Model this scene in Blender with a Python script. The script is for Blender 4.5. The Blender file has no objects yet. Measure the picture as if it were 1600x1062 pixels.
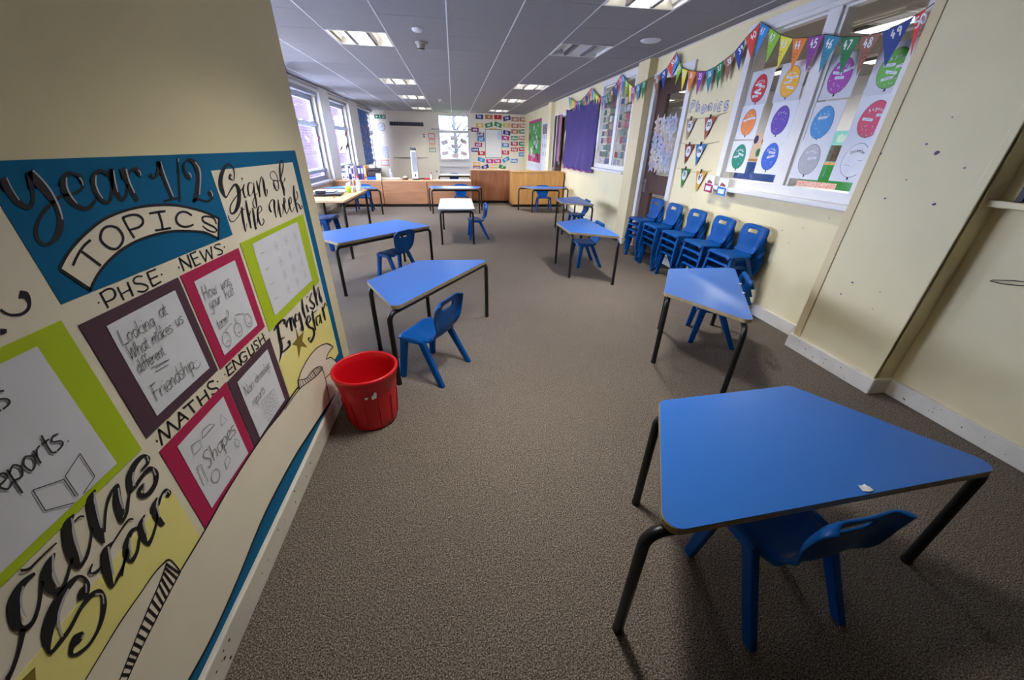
import bpy, bmesh, math, random
from mathutils import Vector, Matrix
random.seed(7)
S = bpy.context.scene
C = S.collection
R = math.radians
PI = math.pi

# ------------------------------------------------------------------ camera, world, exposure
cam_d = bpy.data.cameras.new('camera'); cam = bpy.data.objects.new('camera', cam_d); C.objects.link(cam)
cam_d.sensor_fit = 'HORIZONTAL'; cam_d.sensor_width = 36.0; cam_d.lens = 36.0 * 567.064 / 1600.0
cam_d.clip_start = 0.02; cam_d.clip_end = 200
_p, _y, _r = R(28.0922), R(8.66095), R(1.1203)
_f = Vector((math.sin(_y)*math.cos(_p), math.cos(_y)*math.cos(_p), -math.sin(_p)))
_rt = Vector((math.cos(_y), -math.sin(_y), 0)); _u = _rt.cross(_f)
_rt, _u = _rt*math.cos(_r)+_u*math.sin(_r), -_rt*math.sin(_r)+_u*math.cos(_r)
cam.matrix_world = Matrix(((_rt.x, _u.x, -_f.x, 0), (_rt.y, _u.y, -_f.y, 0), (_rt.z, _u.z, -_f.z, 1.3), (0, 0, 0, 1)))
S.camera = cam
w = bpy.data.worlds.new('sky'); S.world = w; w.use_nodes = True
_bg = w.node_tree.nodes['Background']
_bg.inputs[0].default_value = (0.64, 0.73, 1.0, 1); _bg.inputs[1].default_value = SKY_STRENGTH = 7.6
LAMP = .85; LAMP_W = 5.6; SPREAD = R(114)
S.view_settings.view_transform = 'Standard'; S.view_settings.look = 'None'
S.view_settings.gamma = 1.0; S.view_settings.use_curve_mapping = False
S.view_settings.exposure = 1.92

# ------------------------------------------------------------------ materials
def lin(c):
    return tuple((v/255/12.92) if v/255 <= .04045 else ((v/255+.055)/1.055)**2.4 for v in c)
MATS = {}
def mat(name, rgb, rough=.5, metal=0, spec=.5, var=0.0, vscale=8, bump=0.0, bscale=60, coat=0.0, emit=0.0, ecol=None, stretch=None, rgb2=None, sss=0):
    if name in MATS: return MATS[name]
    m = bpy.data.materials.new(name); m.use_nodes = True; nt = m.node_tree; b = nt.nodes['Principled BSDF']
    col = lin(rgb)
    b.inputs['Base Color'].default_value = (*col, 1); b.inputs['Roughness'].default_value = rough
    b.inputs['Metallic'].default_value = metal; b.inputs['Specular IOR Level'].default_value = spec
    b.inputs['Coat Weight'].default_value = coat
    if var or bump:
        tc = nt.nodes.new('ShaderNodeTexCoord'); mp = nt.nodes.new('ShaderNodeMapping'); nt.links.new(tc.outputs['Object'], mp.inputs[0])
        if stretch: mp.inputs['Scale'].default_value = stretch
    if var:
        n = nt.nodes.new('ShaderNodeTexNoise'); n.inputs['Scale'].default_value = vscale; n.inputs['Detail'].default_value = 5
        nt.links.new(mp.outputs[0], n.inputs['Vector'])
        cr = nt.nodes.new('ShaderNodeValToRGB')
        c2 = lin(rgb2) if rgb2 else tuple(v*(1-var) for v in col)
        cr.color_ramp.elements[0].position = .35; cr.color_ramp.elements[1].position = .68
        cr.color_ramp.elements[0].color = (*c2, 1); cr.color_ramp.elements[1].color = (*col, 1)
        nt.links.new(n.outputs[0], cr.inputs[0]); nt.links.new(cr.outputs[0], b.inputs['Base Color'])
    if bump:
        n2 = nt.nodes.new('ShaderNodeTexNoise'); n2.inputs['Scale'].default_value = bscale; n2.inputs['Detail'].default_value = 3
        nt.links.new(mp.outputs[0], n2.inputs['Vector'])
        bp = nt.nodes.new('ShaderNodeBump'); bp.inputs['Strength'].default_value = bump; bp.inputs['Distance'].default_value = .01
        nt.links.new(n2.outputs[0], bp.inputs['Height']); nt.links.new(bp.outputs[0], b.inputs['Normal'])
    if emit:
        b.inputs['Emission Color'].default_value = (*(ecol or (1, 1, 1)), 1); b.inputs['Emission Strength'].default_value = emit
    MATS[name] = m
    return m
def glass_mat(name, tint=(1, 1, 1), refl=.08, ior=1.45):
    m = bpy.data.materials.new(name); m.use_nodes = True; nt = m.node_tree; nt.nodes.clear()
    o = nt.nodes.new('ShaderNodeOutputMaterial'); mx = nt.nodes.new('ShaderNodeMixShader')
    t = nt.nodes.new('ShaderNodeBsdfTransparent'); g = nt.nodes.new('ShaderNodeBsdfGlossy'); f = nt.nodes.new('ShaderNodeLayerWeight')
    f.inputs[0].default_value = .5; pw = nt.nodes.new('ShaderNodeMath'); pw.operation = 'POWER'; pw.inputs[1].default_value = 5
    mu = nt.nodes.new('ShaderNodeMath'); mu.operation = 'MULTIPLY_ADD'; mu.inputs[1].default_value = .6; mu.inputs[2].default_value = refl*.5
    t.inputs[0].default_value = (*tint, 1); g.inputs['Roughness'].default_value = .02
    nt.links.new(f.outputs['Facing'], pw.inputs[0]); nt.links.new(pw.outputs[0], mu.inputs[0])
    nt.links.new(mu.outputs[0], mx.inputs[0]); nt.links.new(t.outputs[0], mx.inputs[1]); nt.links.new(g.outputs[0], mx.inputs[2])
    nt.links.new(mx.outputs[0], o.inputs[0]); MATS[name] = m
    return m
def carpet_mat():
    m = bpy.data.materials.new('carpet'); m.use_nodes = True; nt = m.node_tree; b = nt.nodes['Principled BSDF']
    tc = nt.nodes.new('ShaderNodeTexCoord')
    n = nt.nodes.new('ShaderNodeTexNoise'); n.inputs['Scale'].default_value = 230; n.inputs['Detail'].default_value = 2; n.inputs['Roughness'].default_value = .75
    v = nt.nodes.new('ShaderNodeTexVoronoi'); v.inputs['Scale'].default_value = 210
    big = nt.nodes.new('ShaderNodeTexNoise'); big.inputs['Scale'].default_value = 1.3; big.inputs['Detail'].default_value = 4
    for q in (n, v, big): nt.links.new(tc.outputs['Object'], q.inputs['Vector'])
    cr = nt.nodes.new('ShaderNodeValToRGB'); e = cr.color_ramp.elements
    e[0].position = .37; e[0].color = (*lin((51, 46, 43)), 1); e[1].position = .64; e[1].color = (*lin((177, 165, 152)), 1)
    k = e.new(.5); k.color = (*lin((117, 108, 100)), 1)
    nt.links.new(n.outputs[0], cr.inputs[0])
    mx = nt.nodes.new('ShaderNodeMix'); mx.data_type = 'RGBA'; mx.blend_type = 'MULTIPLY'; mx.inputs[0].default_value = .5
    sp = nt.nodes.new('ShaderNodeSeparateColor'); nt.links.new(v.outputs['Color'], sp.inputs[0])
    cr2 = nt.nodes.new('ShaderNodeValToRGB'); cr2.color_ramp.elements[0].color = (.55, .53, .52, 1); cr2.color_ramp.elements[1].color = (1.3, 1.26, 1.2, 1)
    nt.links.new(sp.outputs[0], cr2.inputs[0]); nt.links.new(cr.outputs[0], mx.inputs[6]); nt.links.new(cr2.outputs[0], mx.inputs[7])
    mx2 = nt.nodes.new('ShaderNodeMix'); mx2.data_type = 'RGBA'; mx2.blend_type = 'MULTIPLY'; mx2.inputs[0].default_value = .25
    nt.links.new(mx.outputs[2], mx2.inputs[6]); nt.links.new(big.outputs[0], mx2.inputs[7])
    nt.links.new(mx2.outputs[2], b.inputs['Base Color']); b.inputs['Roughness'].default_value = .95; b.inputs['Specular IOR Level'].default_value = .1
    bp = nt.nodes.new('ShaderNodeBump'); bp.inputs['Strength'].default_value = .6; bp.inputs['Distance'].default_value = .006
    nt.links.new(n.outputs[0], bp.inputs['Height']); nt.links.new(bp.outputs[0], b.inputs['Normal'])
    MATS['carpet'] = m
    return m
def wood_mat(name, a, b_, stretch, scale=3.0):
    return mat(name, a, rough=.45, var=1, rgb2=b_, vscale=scale, stretch=stretch, bump=.03, bscale=20)
def brick_mat():
    m = bpy.data.materials.new('outside_brick'); m.use_nodes = True; nt = m.node_tree; b = nt.nodes['Principled BSDF']
    tc = nt.nodes.new('ShaderNodeTexCoord'); sx = nt.nodes.new('ShaderNodeSeparateXYZ'); cx = nt.nodes.new('ShaderNodeCombineXYZ')
    br = nt.nodes.new('ShaderNodeTexBrick'); br.inputs['Scale'].default_value = 1.0; br.inputs['Brick Width'].default_value = .24; br.inputs['Row Height'].default_value = .08; br.inputs['Mortar Size'].default_value = .008
    br.inputs['Color1'].default_value = (*lin((76, 60, 74)), 1); br.inputs['Color2'].default_value = (*lin((66, 52, 66)), 1); br.inputs['Mortar'].default_value = (*lin((94, 87, 100)), 1)
    nt.links.new(tc.outputs['Object'], sx.inputs[0]); nt.links.new(sx.outputs['Y'], cx.inputs['X']); nt.links.new(sx.outputs['Z'], cx.inputs['Y']); nt.links.new(cx.outputs[0], br.inputs[0]); nt.links.new(br.outputs[0], b.inputs['Base Color'])
    b.inputs['Specular IOR Level'].default_value = .05
    b.inputs['Roughness'].default_value = .9; MATS['outside_brick'] = m
    return m

CREAM = mat('cream_paint', (236, 223, 180), rough=.62, spec=.3, var=.07, vscale=2.2, bump=.04, bscale=180)
CREAM_Y = mat('yellow_cream_paint', (222, 205, 160), rough=.5, spec=.3, var=.05, vscale=3)
TRIM = mat('cream_gloss_trim', (226, 220, 205), rough=.35, var=.12, vscale=9)
WHITE_P = mat('white_gloss_paint', (228, 226, 224), rough=.35, var=.05, vscale=6)
BACKWALL = mat('back_wall_paint', (240, 232, 212), rough=.6, spec=.3, var=.04, vscale=2)
TILE = mat('ceiling_tile_mineral', (152, 149, 150), rough=.9, spec=.15, var=.05, vscale=40, bump=.08, bscale=260)
TBAR = mat('ceiling_bar_white', (226, 226, 230), rough=.4)
CARPET = carpet_mat()
BLUE_T = mat('blue_laminate', (48, 114, 204), rough=.32, spec=.48, var=.04, vscale=5, bump=.05, bscale=500)
WHITE_T = mat('white_laminate', (226, 228, 238), rough=.32, var=.02, vscale=5)
EDGE = mat('table_edge_board', (168, 150, 118), rough=.55, var=.35, vscale=30, stretch=(1, 1, 6))
BLACK_M = mat('black_powder_coat', (16, 16, 17), rough=.38, var=.2, vscale=20)
CHAIR = mat('blue_polypropylene', (0, 76, 148), rough=.4, spec=.22, var=.06, vscale=7, bump=.06, bscale=350)
RED_P = mat('red_plastic', (210, 14, 30), rough=.38, spec=.5, var=.08, vscale=8)
PAPER = mat('white_paper', (226, 228, 234), rough=.8, spec=.2, var=.03, vscale=14, bump=.08, bscale=14)
STICKER = mat('torn_sticker_paper', (225, 225, 225), rough=.8)
INK = mat('black_marker_ink', (20, 19, 22), rough=.6)
INK_S = mat('grey_pen_ink', (52, 50, 56), rough=.7)
TEAL = mat('teal_backing_paper', (8, 104, 148), rough=.75, spec=.2, var=.05, vscale=6)
BCREAM = mat('cream_backing_paper', (240, 231, 208), rough=.75, spec=.2, var=.04, vscale=5)
LIME = mat('lime_card', (184, 208, 22), rough=.75, var=.04, vscale=5)
PLUM_C = mat('plum_card', (84, 56, 70), rough=.75, var=.05, vscale=5)
CRIM_C = mat('crimson_card', (186, 28, 82), rough=.75, var=.05, vscale=5)
YEL_C = mat('pale_yellow_paper', (248, 238, 146), rough=.75, var=.04, vscale=5)
GOLD_C = mat('gold_glitter_card', (150, 132, 40), rough=.5, var=.3, vscale=300)
SILVER = mat('silver_highlight_ink', (186, 186, 190), rough=.6)
GREY_M = mat('grey_metal', (150, 150, 155), rough=.35, metal=.8)
DARK = mat('dark_plastic', (24, 24, 28), rough=.45)
GREYP = mat('grey_plastic', (128, 128, 132), rough=.5)
WHITE_PL = mat('white_plastic', (232, 232, 234), rough=.4)
WOOD_A = wood_mat('reddish_beech_veneer', (172, 116, 80), (150, 96, 64), (6, 6, .7))
WOOD_B = wood_mat('golden_beech_veneer', (212, 160, 92), (196, 142, 76), (6, 6, .7))
WOOD_C = wood_mat('counter_beech_veneer', (184, 134, 98), (166, 116, 80), (.8, 6, 8))
WOOD_T = wood_mat('pale_beech_top', (222, 186, 146), (208, 168, 124), (1, 8, 8))
WOOD_D = wood_mat('dark_walnut_door', (82, 50, 38), (58, 34, 26), (8, 8, .6))
GLASS = glass_mat('clear_window_glass')
BRICK = brick_mat()
PURPLE_F = mat('purple_fabric', (80, 68, 122), rough=.8, spec=.2, var=.06, vscale=5, bump=.3, bscale=6)
CC = {'navy': (44, 38, 128), 'brown': (198, 122, 72), 'red': (206, 52, 52), 'yellow': (236, 200, 96), 'green': (52, 140, 76), 'plum': (140, 38, 112),
      'blue': (62, 150, 208), 'pink': (200, 40, 124)}
def ccol(k): return mat('card_'+k, CC[k], rough=.6)
FLAGC = [(216, 62, 50), (46, 142, 214), (134, 190, 44), (238, 222, 60), (226, 128, 46), (138, 62, 146), (40, 134, 160), (24, 122, 66), (148, 98, 76), (22, 58, 144)]

# ------------------------------------------------------------------ mesh helpers
class MB:
    def __init__(s): s.v = []; s.f = []; s.sm = []
    def add(s, vs, fs, smooth=False):
        o = len(s.v); s.v += [tuple(p) for p in vs]; s.f += [tuple(i+o for i in f) for f in fs]; s.sm += [smooth]*len(fs); return s
    def box(s, x0, x1, y0, y1, z0, z1, M=None):
        vs = [Vector((x, y, z)) for z in (z0, z1) for y in (y0, y1) for x in (x0, x1)]
        if M: vs = [M @ p for p in vs]
        return s.add(vs, [(0, 2, 3, 1), (4, 5, 7, 6), (0, 1, 5, 4), (2, 6, 7, 3), (0, 4, 6, 2), (1, 3, 7, 5)])
    def hexa(s, a, b):   # two quads a (bottom) and b (top), counter-clockwise
        return s.add(list(a)+list(b), [(3, 2, 1, 0), (4, 5, 6, 7), (0, 1, 5, 4), (1, 2, 6, 5), (2, 3, 7, 6), (3, 0, 4, 7)])
    def prism(s, pts, fn, d0, d1):   # polygon pts (u,v) mapped by fn(u,v,d)
        n = len(pts)
        a = [fn(u, v, d0) for u, v in pts]; b = [fn(u, v, d1) for u, v in pts]
        s.add(a+b, [tuple(range(n-1, -1, -1)), tuple(range(n, 2*n))]+[(i, (i+1) % n, n+(i+1) % n, n+i) for i in range(n)]); return s
    def tube(s, path, rad, seg=10, cap=True, sq=1.0):
        P = [Vector(p) for p in path]; n = len(P); rad = rad if isinstance(rad, (list, tuple)) else [rad]*n
        rings = []; prev = None
        for i in range(n):
            t = (P[min(i+1, n-1)]-P[max(i-1, 0)]).normalized()
            if prev is None:
                a = Vector((0, 0, 1)) if abs(t.z) < .9 else Vector((1, 0, 0))
                u = t.cross(a).normalized()
            else: u = (prev-t*prev.dot(t)).normalized()
            prev = u; v = t.cross(u)
            rings.append([P[i]+(u*math.cos(2*PI*k/seg)+v*math.sin(2*PI*k/seg)*sq)*rad[i] for k in range(seg)])
        o = [p for r in rings for p in r]
        fs = [(i*seg+k, i*seg+(k+1) % seg, (i+1)*seg+(k+1) % seg, (i+1)*seg+k) for i in range(n-1) for k in range(seg)]
        s.add(o, fs, True)
        if cap: s.add(rings[0], [tuple(range(seg-1, -1, -1))]); s.add(rings[-1], [tuple(range(seg))])
        return s
    def lathe(s, prof, c=(0, 0, 0), seg=28):
        vs = [(c[0]+r*math.cos(2*PI*k/seg), c[1]+r*math.sin(2*PI*k/seg), c[2]+z) for r, z in prof for k in range(seg)]
        fs = [(i*seg+k, i*seg+(k+1) % seg, (i+1)*seg+(k+1) % seg, (i+1)*seg+k) for i in range(len(prof)-1) for k in range(seg)]
        return s.add(vs, fs, True)
    def grid(s, fn, nu, nv, skip=None, smooth=True):
        vs = [fn(i, j) for j in range(nv) for i in range(nu)]
        fs = [(j*nu+i, j*nu+i+1, (j+1)*nu+i+1, (j+1)*nu+i) for j in range(nv-1) for i in range(nu-1) if not (skip and skip(i, j))]
        return s.add(vs, fs, smooth)
    def mesh(s, name, m):
        me = bpy.data.meshes.new(name); me.from_pydata(s.v, [], s.f)
        for ms in (m if isinstance(m, (list, tuple)) else [m]): me.materials.append(ms)
        me.polygons.foreach_set('use_smooth', s.sm); me.update()
        b = bmesh.new(); b.from_mesh(me); bmesh.ops.recalc_face_normals(b, faces=b.faces); b.to_mesh(me); b.free(); return me
    def build(s, name, m, parent=None, loc=None):
        o = bpy.data.objects.new(name, s.mesh(name, m)); C.objects.link(o)
        if parent: o.parent = parent
        if loc: o.location = loc
        return o
def bevel(o, w=.004, seg=2):
    b = o.modifiers.new('bevel', 'BEVEL'); b.width = w; b.segments = seg; b.limit_method = 'ANGLE'; return o
def thing(name, label, cat, loc=(0, 0, 0), rz=0, group=None):
    o = bpy.data.objects.new(name, None); C.objects.link(o); o.location = loc; o.rotation_euler = (0, 0, rz); o.empty_display_size = .05
    o['label'] = label; o['category'] = cat
    if group: o['group'] = group
    return o
def tag(o, label, cat, group=None):
    o['label'] = label; o['category'] = cat
    if group: o['group'] = group
    return o
def struct(o): o['kind'] = 'structure'; return o
def dup(root, loc=None, rz=None, label=None, group=None, scale=None):
    r = root.copy(); C.objects.link(r)
    if loc is not None: r.location = loc
    if rz is not None: r.rotation_euler = (0, 0, rz)
    if scale: r.scale = (scale,)*3
    if label: r['label'] = label
    if group: r['group'] = group
    for ch in list(root.children):
        c1 = ch.copy(); C.objects.link(c1); c1.parent = r
        for g in list(ch.children):
            c2 = g.copy(); C.objects.link(c2); c2.parent = c1
    return r
def wall_cells(mb, fn, u0, u1, v0, v1, holes, d0, d1):
    us = sorted({u0, u1, *[h[0] for h in holes], *[h[1] for h in holes]}); vs = sorted({v0, v1, *[h[2] for h in holes], *[h[3] for h in holes]})
    us = [u for u in us if u0 <= u <= u1]; vs = [v for v in vs if v0 <= v <= v1]
    for a, b in zip(us, us[1:]):
        run = None
        for c_, d in zip(vs, vs[1:]):
            mid = ((a+b)/2, (c_+d)/2)
            solid = not any(h[0] < mid[0] < h[1] and h[2] < mid[1] < h[3] for h in holes)
            if solid: run = (run[0], d) if run else (c_, d)
            if (not solid or d == vs[-1]) and run:
                mb.prism([(a, run[0]), (b, run[0]), (b, run[1]), (a, run[1])], fn, d0, d1); run = None
    return mb
# planes: (u right as seen in the room, v up, d out of the wall into the room)
XL, XR, YB = -.71, 2.6, 15.0
fL = lambda u, v, d: (XL+d, u, v)            # left partition, u = y
fW = lambda u, v, d: (-2.72+d, u, v)         # window wall, u = y
fR = lambda u, v, d: (XR-d, u, v)            # right wall, u = y (reads right to left)
fB = lambda u, v, d: (u, YB-d, v)            # back wall, u = x
fN = lambda u, v, d: (6.0-d, u, v)
def rect(u0, u1, v0, v1): return [(u0, v0), (u1, v0), (u1, v1), (u0, v1)]
def cr(pts, k=5, closed=False):     # Catmull-Rom through tuples of any length
    n = len(pts); out = []
    if n == 2: return [tuple(p) for p in pts]
    for i in range(n-1):
        p0, p1, p2, p3 = pts[max(i-1, 0)], pts[i], pts[i+1], pts[min(i+2, n-1)]
        if closed and i == 0: p0 = pts[-2]
        if closed and i == n-2: p3 = pts[1]
        for j in range(k):
            t = j/k; t2 = t*t; t3 = t2*t
            out.append(tuple(.5*(2*b+(c_-a)*t+(2*a-5*b+4*c_-d)*t2+(3*b-a-3*c_+d)*t3) for a, b, c_, d in zip(p0, p1, p2, p3)))
    out.append(tuple(pts[-1])); return out
def rails(mb, L, Rr, fn, d):
    n = len(L); mb.add([fn(*p, d) for p in L]+[fn(*p, d) for p in Rr], [(i, i+1, n+i+1, n+i) for i in range(n-1)]); return mb
def ribbon(mb, pts, wdt, fn, d):
    n = len(pts); L = []; Q = []
    for i in range(n):
        a, b = pts[max(i-1, 0)], pts[min(i+1, n-1)]; tx, ty = b[0]-a[0], b[1]-a[1]; l = math.hypot(tx, ty) or 1; nx, ny = -ty/l*wdt/2, tx/l*wdt/2
        L.append((pts[i][0]+nx, pts[i][1]+ny)); Q.append((pts[i][0]-nx, pts[i][1]-ny))
    return rails(mb, L, Q, fn, d)
# single-stroke hand: x-height 10, ascender 18, descender -8
G = {'a': (9, '8,9 4,10 1,6 2,1 6,1 8,6', '8,10 8,3 10,0'), 'b': (9, '1,18 1,0', '1,3 5,0 8,4 7,9 3,9 1,6'), 'c': (8, '7,9 3,10 1,5 3,0 7,1'), 'd': (9, '8,8 4,10 1,5 3,0 7,2 8,6', '8,18 8,3 10,0'),
     'e': (8, '1,5 7,6 6,10 2,9 1,4 4,0 8,2'), 'f': (6, '7,17 4,18 3,13 3,0', '0,9 6,10'), 'g': (9, '8,9 4,10 1,6 3,1 7,3 8,8', '8,10 8,-4 5,-8 1,-6'), 'h': (9, '1,18 1,0', '1,5 4,10 7,8 7,0'),
     'i': (4, '2,10 2,2 4,0', '2,14 2.4,14.6'), 'j': (4, '3,10 3,-5 0,-7', '3,14 3.4,14.6'), 'k': (8, '1,18 1,0', '6,10 1,4 7,0'), 'l': (4, '2,18 2,2 4,0'), 'm': (13, '1,10 1,0', '1,5 4,10 6,8 6,0', '6,5 9,10 11,8 11,0'),
     'n': (9, '1,10 1,0', '1,5 4,10 7,8 7,0'), 'o': (9, '4,10 1,6 3,0 7,2 8,7 4,10'), 'p': (9, '1,10 1,-8', '1,7 5,10 8,6 6,1 1,2'), 'q': (9, '8,8 4,10 1,5 4,0 8,4', '8,10 8,-8'), 'r': (7, '1,10 1,0', '1,5 3,9 6,10'),
     's': (8, '7,9 3,10 1,7 6,4 6,1 1,0'), 't': (6, '3,15 3,2 6,0', '0,10 6,10'), 'u': (9, '1,10 1,3 4,0 7,4', '7,10 7,0'), 'v': (8, '1,10 4,0', '4,0 7,10'), 'w': (12, '1,10 3,0', '3,0 6,8', '6,8 8,0', '8,0 11,10'),
     'x': (8, '1,10 7,0', '7,10 1,0'), 'y': (9, '1,10 1,4 4,1 7,5', '7,10 7,-4 4,-8 0,-6'), 'z': (8, '1,10 7,10', '7,10 1,0', '1,0 7,0'),
     '0': (11, '5,18 1,12 1,5 5,0 9,5 9,12 5,18'), '1': (7, '1,14 4,18', '4,18 4,0'), '2': (11, '1,14 4,18 8,16 7,9 1,0', '1,0 9,0'), '3': (11, '1,16 5,18 8,14 4,10', '4,10 9,6 7,1 1,1'), '4': (11, '4,18 1,7', '1,7 9,8', '6,12 6,0'),
     '5': (11, '9,18 3,18', '3,18 2,10', '2,10 7,11 9,6 6,0 1,1'), '6': (11, '7,18 2,10 2,3 5,0 9,4 6,9 2,6'), '7': (11, '1,18 9,18', '9,18 4,0'), '8': (11, '5,10 2,14 5,18 8,14 5,10 1,5 5,0 9,5 5,10'), '9': (11, '8,13 4,10 2,14 5,18 8,15', '8,17 8,0'),
     'A': (12, '1,0 6,18', '6,18 11,0', '3,7 9,7'), 'C': (12, '10,15 5,18 1,10 4,1 10,3'), 'D': (12, '2,18 2,0', '2,18 8,16 10,9 7,1 2,0'), 'F': (10, '2,18 2,0', '0,18 10,18', '1,10 8,10'), 'H': (12, '2,18 2,0', '10,18 10,0', '2,9 10,9'),
     'I': (4, '2,18 2,0'), 'J': (9, '7,18 7,4 4,0 1,3'), 'L': (11, '2,18 2,0', '2,0 11,0'), 'M': (14, '2,0 2,18', '2,18 7,6', '7,6 12,18', '12,18 12,0'), 'N': (12, '2,0 2,18', '2,18 10,0', '10,0 10,18'), 'O': (13, '6,18 1,12 2,3 7,0 12,6 10,15 6,18'),
     'P': (11, '2,18 2,0', '2,18 8,17 9,12 2,9'), 'S': (11, '9,16 5,18 1,14 8,6 6,0 1,2'), 'W': (16, '1,18 4,0', '4,0 8,14', '8,14 11,0', '11,0 15,18'), '?': (9, '1,14 4,18 8,15 4,9 4,5', '4,1 4.4,.6'), '.': (4, '2,1 2.6,.4'), '-': (8, '1,6 7,6'), '*': (6, '1,16 5,12', '5,16 1,12', '3,17 3,11'), ' ': (8,)}
GP = {ch: (g[0], [cr([tuple(float(q) for q in p.split(',')) for p in st.split()], 3) for st in g[1:]]) for ch, g in G.items()}
def text_w(s_): return sum(GP.get(ch, GP[' '])[0] for ch in s_)
def text(mb, s_, u, v, xh, wdt, fn, d, flip=1, rot=0, center=False, slant=.0, squash=1.0):
    k = xh/10; x = -text_w(s_)*k*squash/2 if center else 0; ca, sa = math.cos(rot), math.sin(rot)
    for ch in s_:
        adv, sts = GP.get(ch, GP[' '])
        for st in sts:
            pts = []
            for px, py in st:
                a, b = x+(px+slant*py)*k*squash, py*k
                pts.append((u+flip*(a*ca-b*sa), v+a*sa+b*ca))
            ribbon(mb, pts, wdt, fn, d)
        x += adv*k*squash
    return mb
def flat(parent, name, pts, fn, d, m):
    """thin sheet of card or paper with a real thickness of half a millimetre"""
    return MB().prism(pts, fn, d, d+.0006).build(name, m, parent)

# ------------------------------------------------------------------ setting: floor, walls, ceiling
HC = 2.3; HT = 2.44
struct(MB().box(-3.0, 2.75, -5.1, 15.1, -.06, 0).build('floor', CARPET))
struct(MB().box(-3.0, 2.75, -5.1, 15.1, HT, HT+.12).build('ceiling_slab', TILE))
struct(MB().box(-.9, XL, -5.0, 2.085, 0, HT).build('wall_left', CREAM))
struct(MB().box(-2.9, -.9, 1.93, 2.085, 0, HT).build('wall_left_return', CREAM))
struct(MB().box(-.9, 2.75, -5.1, -5.0, 0, HT).build('wall_front', CREAM))
# right wall with two windows and two doors
RW = [(2.2, 3.6, 1.03, 2.17), (4.5, 5.25, -.1, 2.08), (5.86, 7.17, 1.02, 2.22), (9.4, 10.5, -.1, 1.95)]
struct(wall_cells(MB(), fR, 2.0, 15.0, 0, HT, RW, -.12, 0).build('wall_right', CREAM))
struct(wall_cells(MB(), lambda u, v, d: (2.565-d, u, v), -5.0, 1.6, 0, HT, [], -.16, 0).build('wall_right_near', CREAM))
pil = struct(bevel(MB().box(2.44, 2.72, 1.49, 2.087, 0, HT).build('wall_right_pillar', CREAM), .006))
bevel(MB().box(2.434, 2.46, 2.03, 2.087, .1, HC).build('corner_bead', CREAM_Y, pil), .003); bevel(MB().box(2.436, 2.46, 1.49, 1.525, .1, HC).build('corner_bead', CREAM, pil), .003)
struct(bevel(MB().box(2.49, 2.7, 5.34, 5.66, 0, HC).build('wall_right_pilaster', CREAM_Y), .004))
struct(bevel(MB().box(2.5, 2.7, 10.58, 10.92, 0, HC).build('wall_right_far_pilaster', CREAM), .004))
struct(wall_cells(MB(), fB, -2.9, 2.75, 0, HT, [(-.53, .62, .31, 2.25)], -.12, 0).build('wall_back', BACKWALL))
LW = [(7.62, 9.22, .58, 2.13), (10.02, 11.62, .58, 2.15), (14.3, 15.05, .5, 2.24), (5.22, 6.82, .58, 2.13), (2.82, 4.42, .58, 2.13)]  # last two are unseen windows, added to bring daylight onto the right wall
struct(wall_cells(MB(), fW, 2.0, 15.1, 0, HT, LW, -.16, 0).build('wall_window_side', BACKWALL))
for i, (a, b) in enumerate(((4.5, 5.15), (6.9, 7.55), (9.3, 9.95), (11.7, 12.68))):
    struct(bevel(MB().box(-2.74, -2.64, a, b, 0, HC).build('wall_window_pier', WHITE_P), .004))
# radiator casing under the windows and pelmet along their heads
t = struct(MB().box(-2.74, -2.66, 2.1, 14.2, 2.19, HC).build('trim_1', WHITE_P)); bevel(t, .008)
MB().box(-2.66, -2.645, 2.1, 14.2, 2.235, 2.262).build('pelmet_rail', GREY_M, t)
# baseboards
def base(name, quad, z=.1, m=TRIM):
    mb = MB(); (x0, x1, y0, y1) = quad
    return struct(bevel(mb.box(x0, x1, y0, y1, 0, z).build(name, m), .006, 3))
bl = base('baseboard_left', (XL-.01, XL+.018, -5.0, 2.103))
base('baseboard_left_return', (-2.72, XL+.017, 2.08, 2.1035))
br_ = base('baseboard_right', (2.582, 2.61, 2.1, 4.45)); base('baseboard_right_middle', (2.582, 2.61, 5.66, 9.36)); base('baseboard_right_far', (2.582, 2.61, 10.92, 15.0))
base('baseboard_right_near', (2.545, 2.58, -5.0, 1.48)); base('baseboard_pillar', (2.42, 2.46, 1.472, 2.105), .105); base('baseboard_pillar_side', (2.44, 2.58, 1.4715, 1.5), .105); base('baseboard_pillar_far', (2.44, 2.6, 2.08, 2.1055), .105)
base('baseboard_pilaster', (2.474, 2.5, 5.325, 5.675)); base('baseboard_back', (-2.7, 2.58, 14.98, 15.01)); base('baseboard_window_side', (-2.73, -2.7, 2.1, 15.0))
# scuffs and chips on the baseboards
random.seed(3)
def chips(parent, fn, u0, u1, v0, v1, n, d, m, s0=.002, s1=.006):
    for i in range(n):
        u, v, r = random.uniform(u0, u1), random.uniform(v0, v1), random.uniform(s0, s1)
        MB().prism([(u+r*random.uniform(.5, 1.2)*math.cos(a), v+r*random.uniform(.5, 1.1)*math.sin(a)) for a in [2*PI*k/7 for k in range(7)]], fn, d, d+.0004).build('paint_chip', m, parent)
CHIP = mat('chipped_paint', (70, 62, 60), rough=.9)
chips(bl, lambda u, v, d: (XL+.018+d, u, v), .45, 1.9, .015, .085, 22, 0, CHIP)
bp_ = bpy.data.objects['baseboard_pillar']; chips(bp_, lambda u, v, d: (2.42-d, u, v), 1.5, 2.08, .02, .09, 10, 0, CHIP)
chips(bpy.data.objects['baseboard_right_near'], lambda u, v, d: (2.545-d, u, v), .7, 1.45, .02, .085, 14, 0, CHIP, .002, .005)
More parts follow.
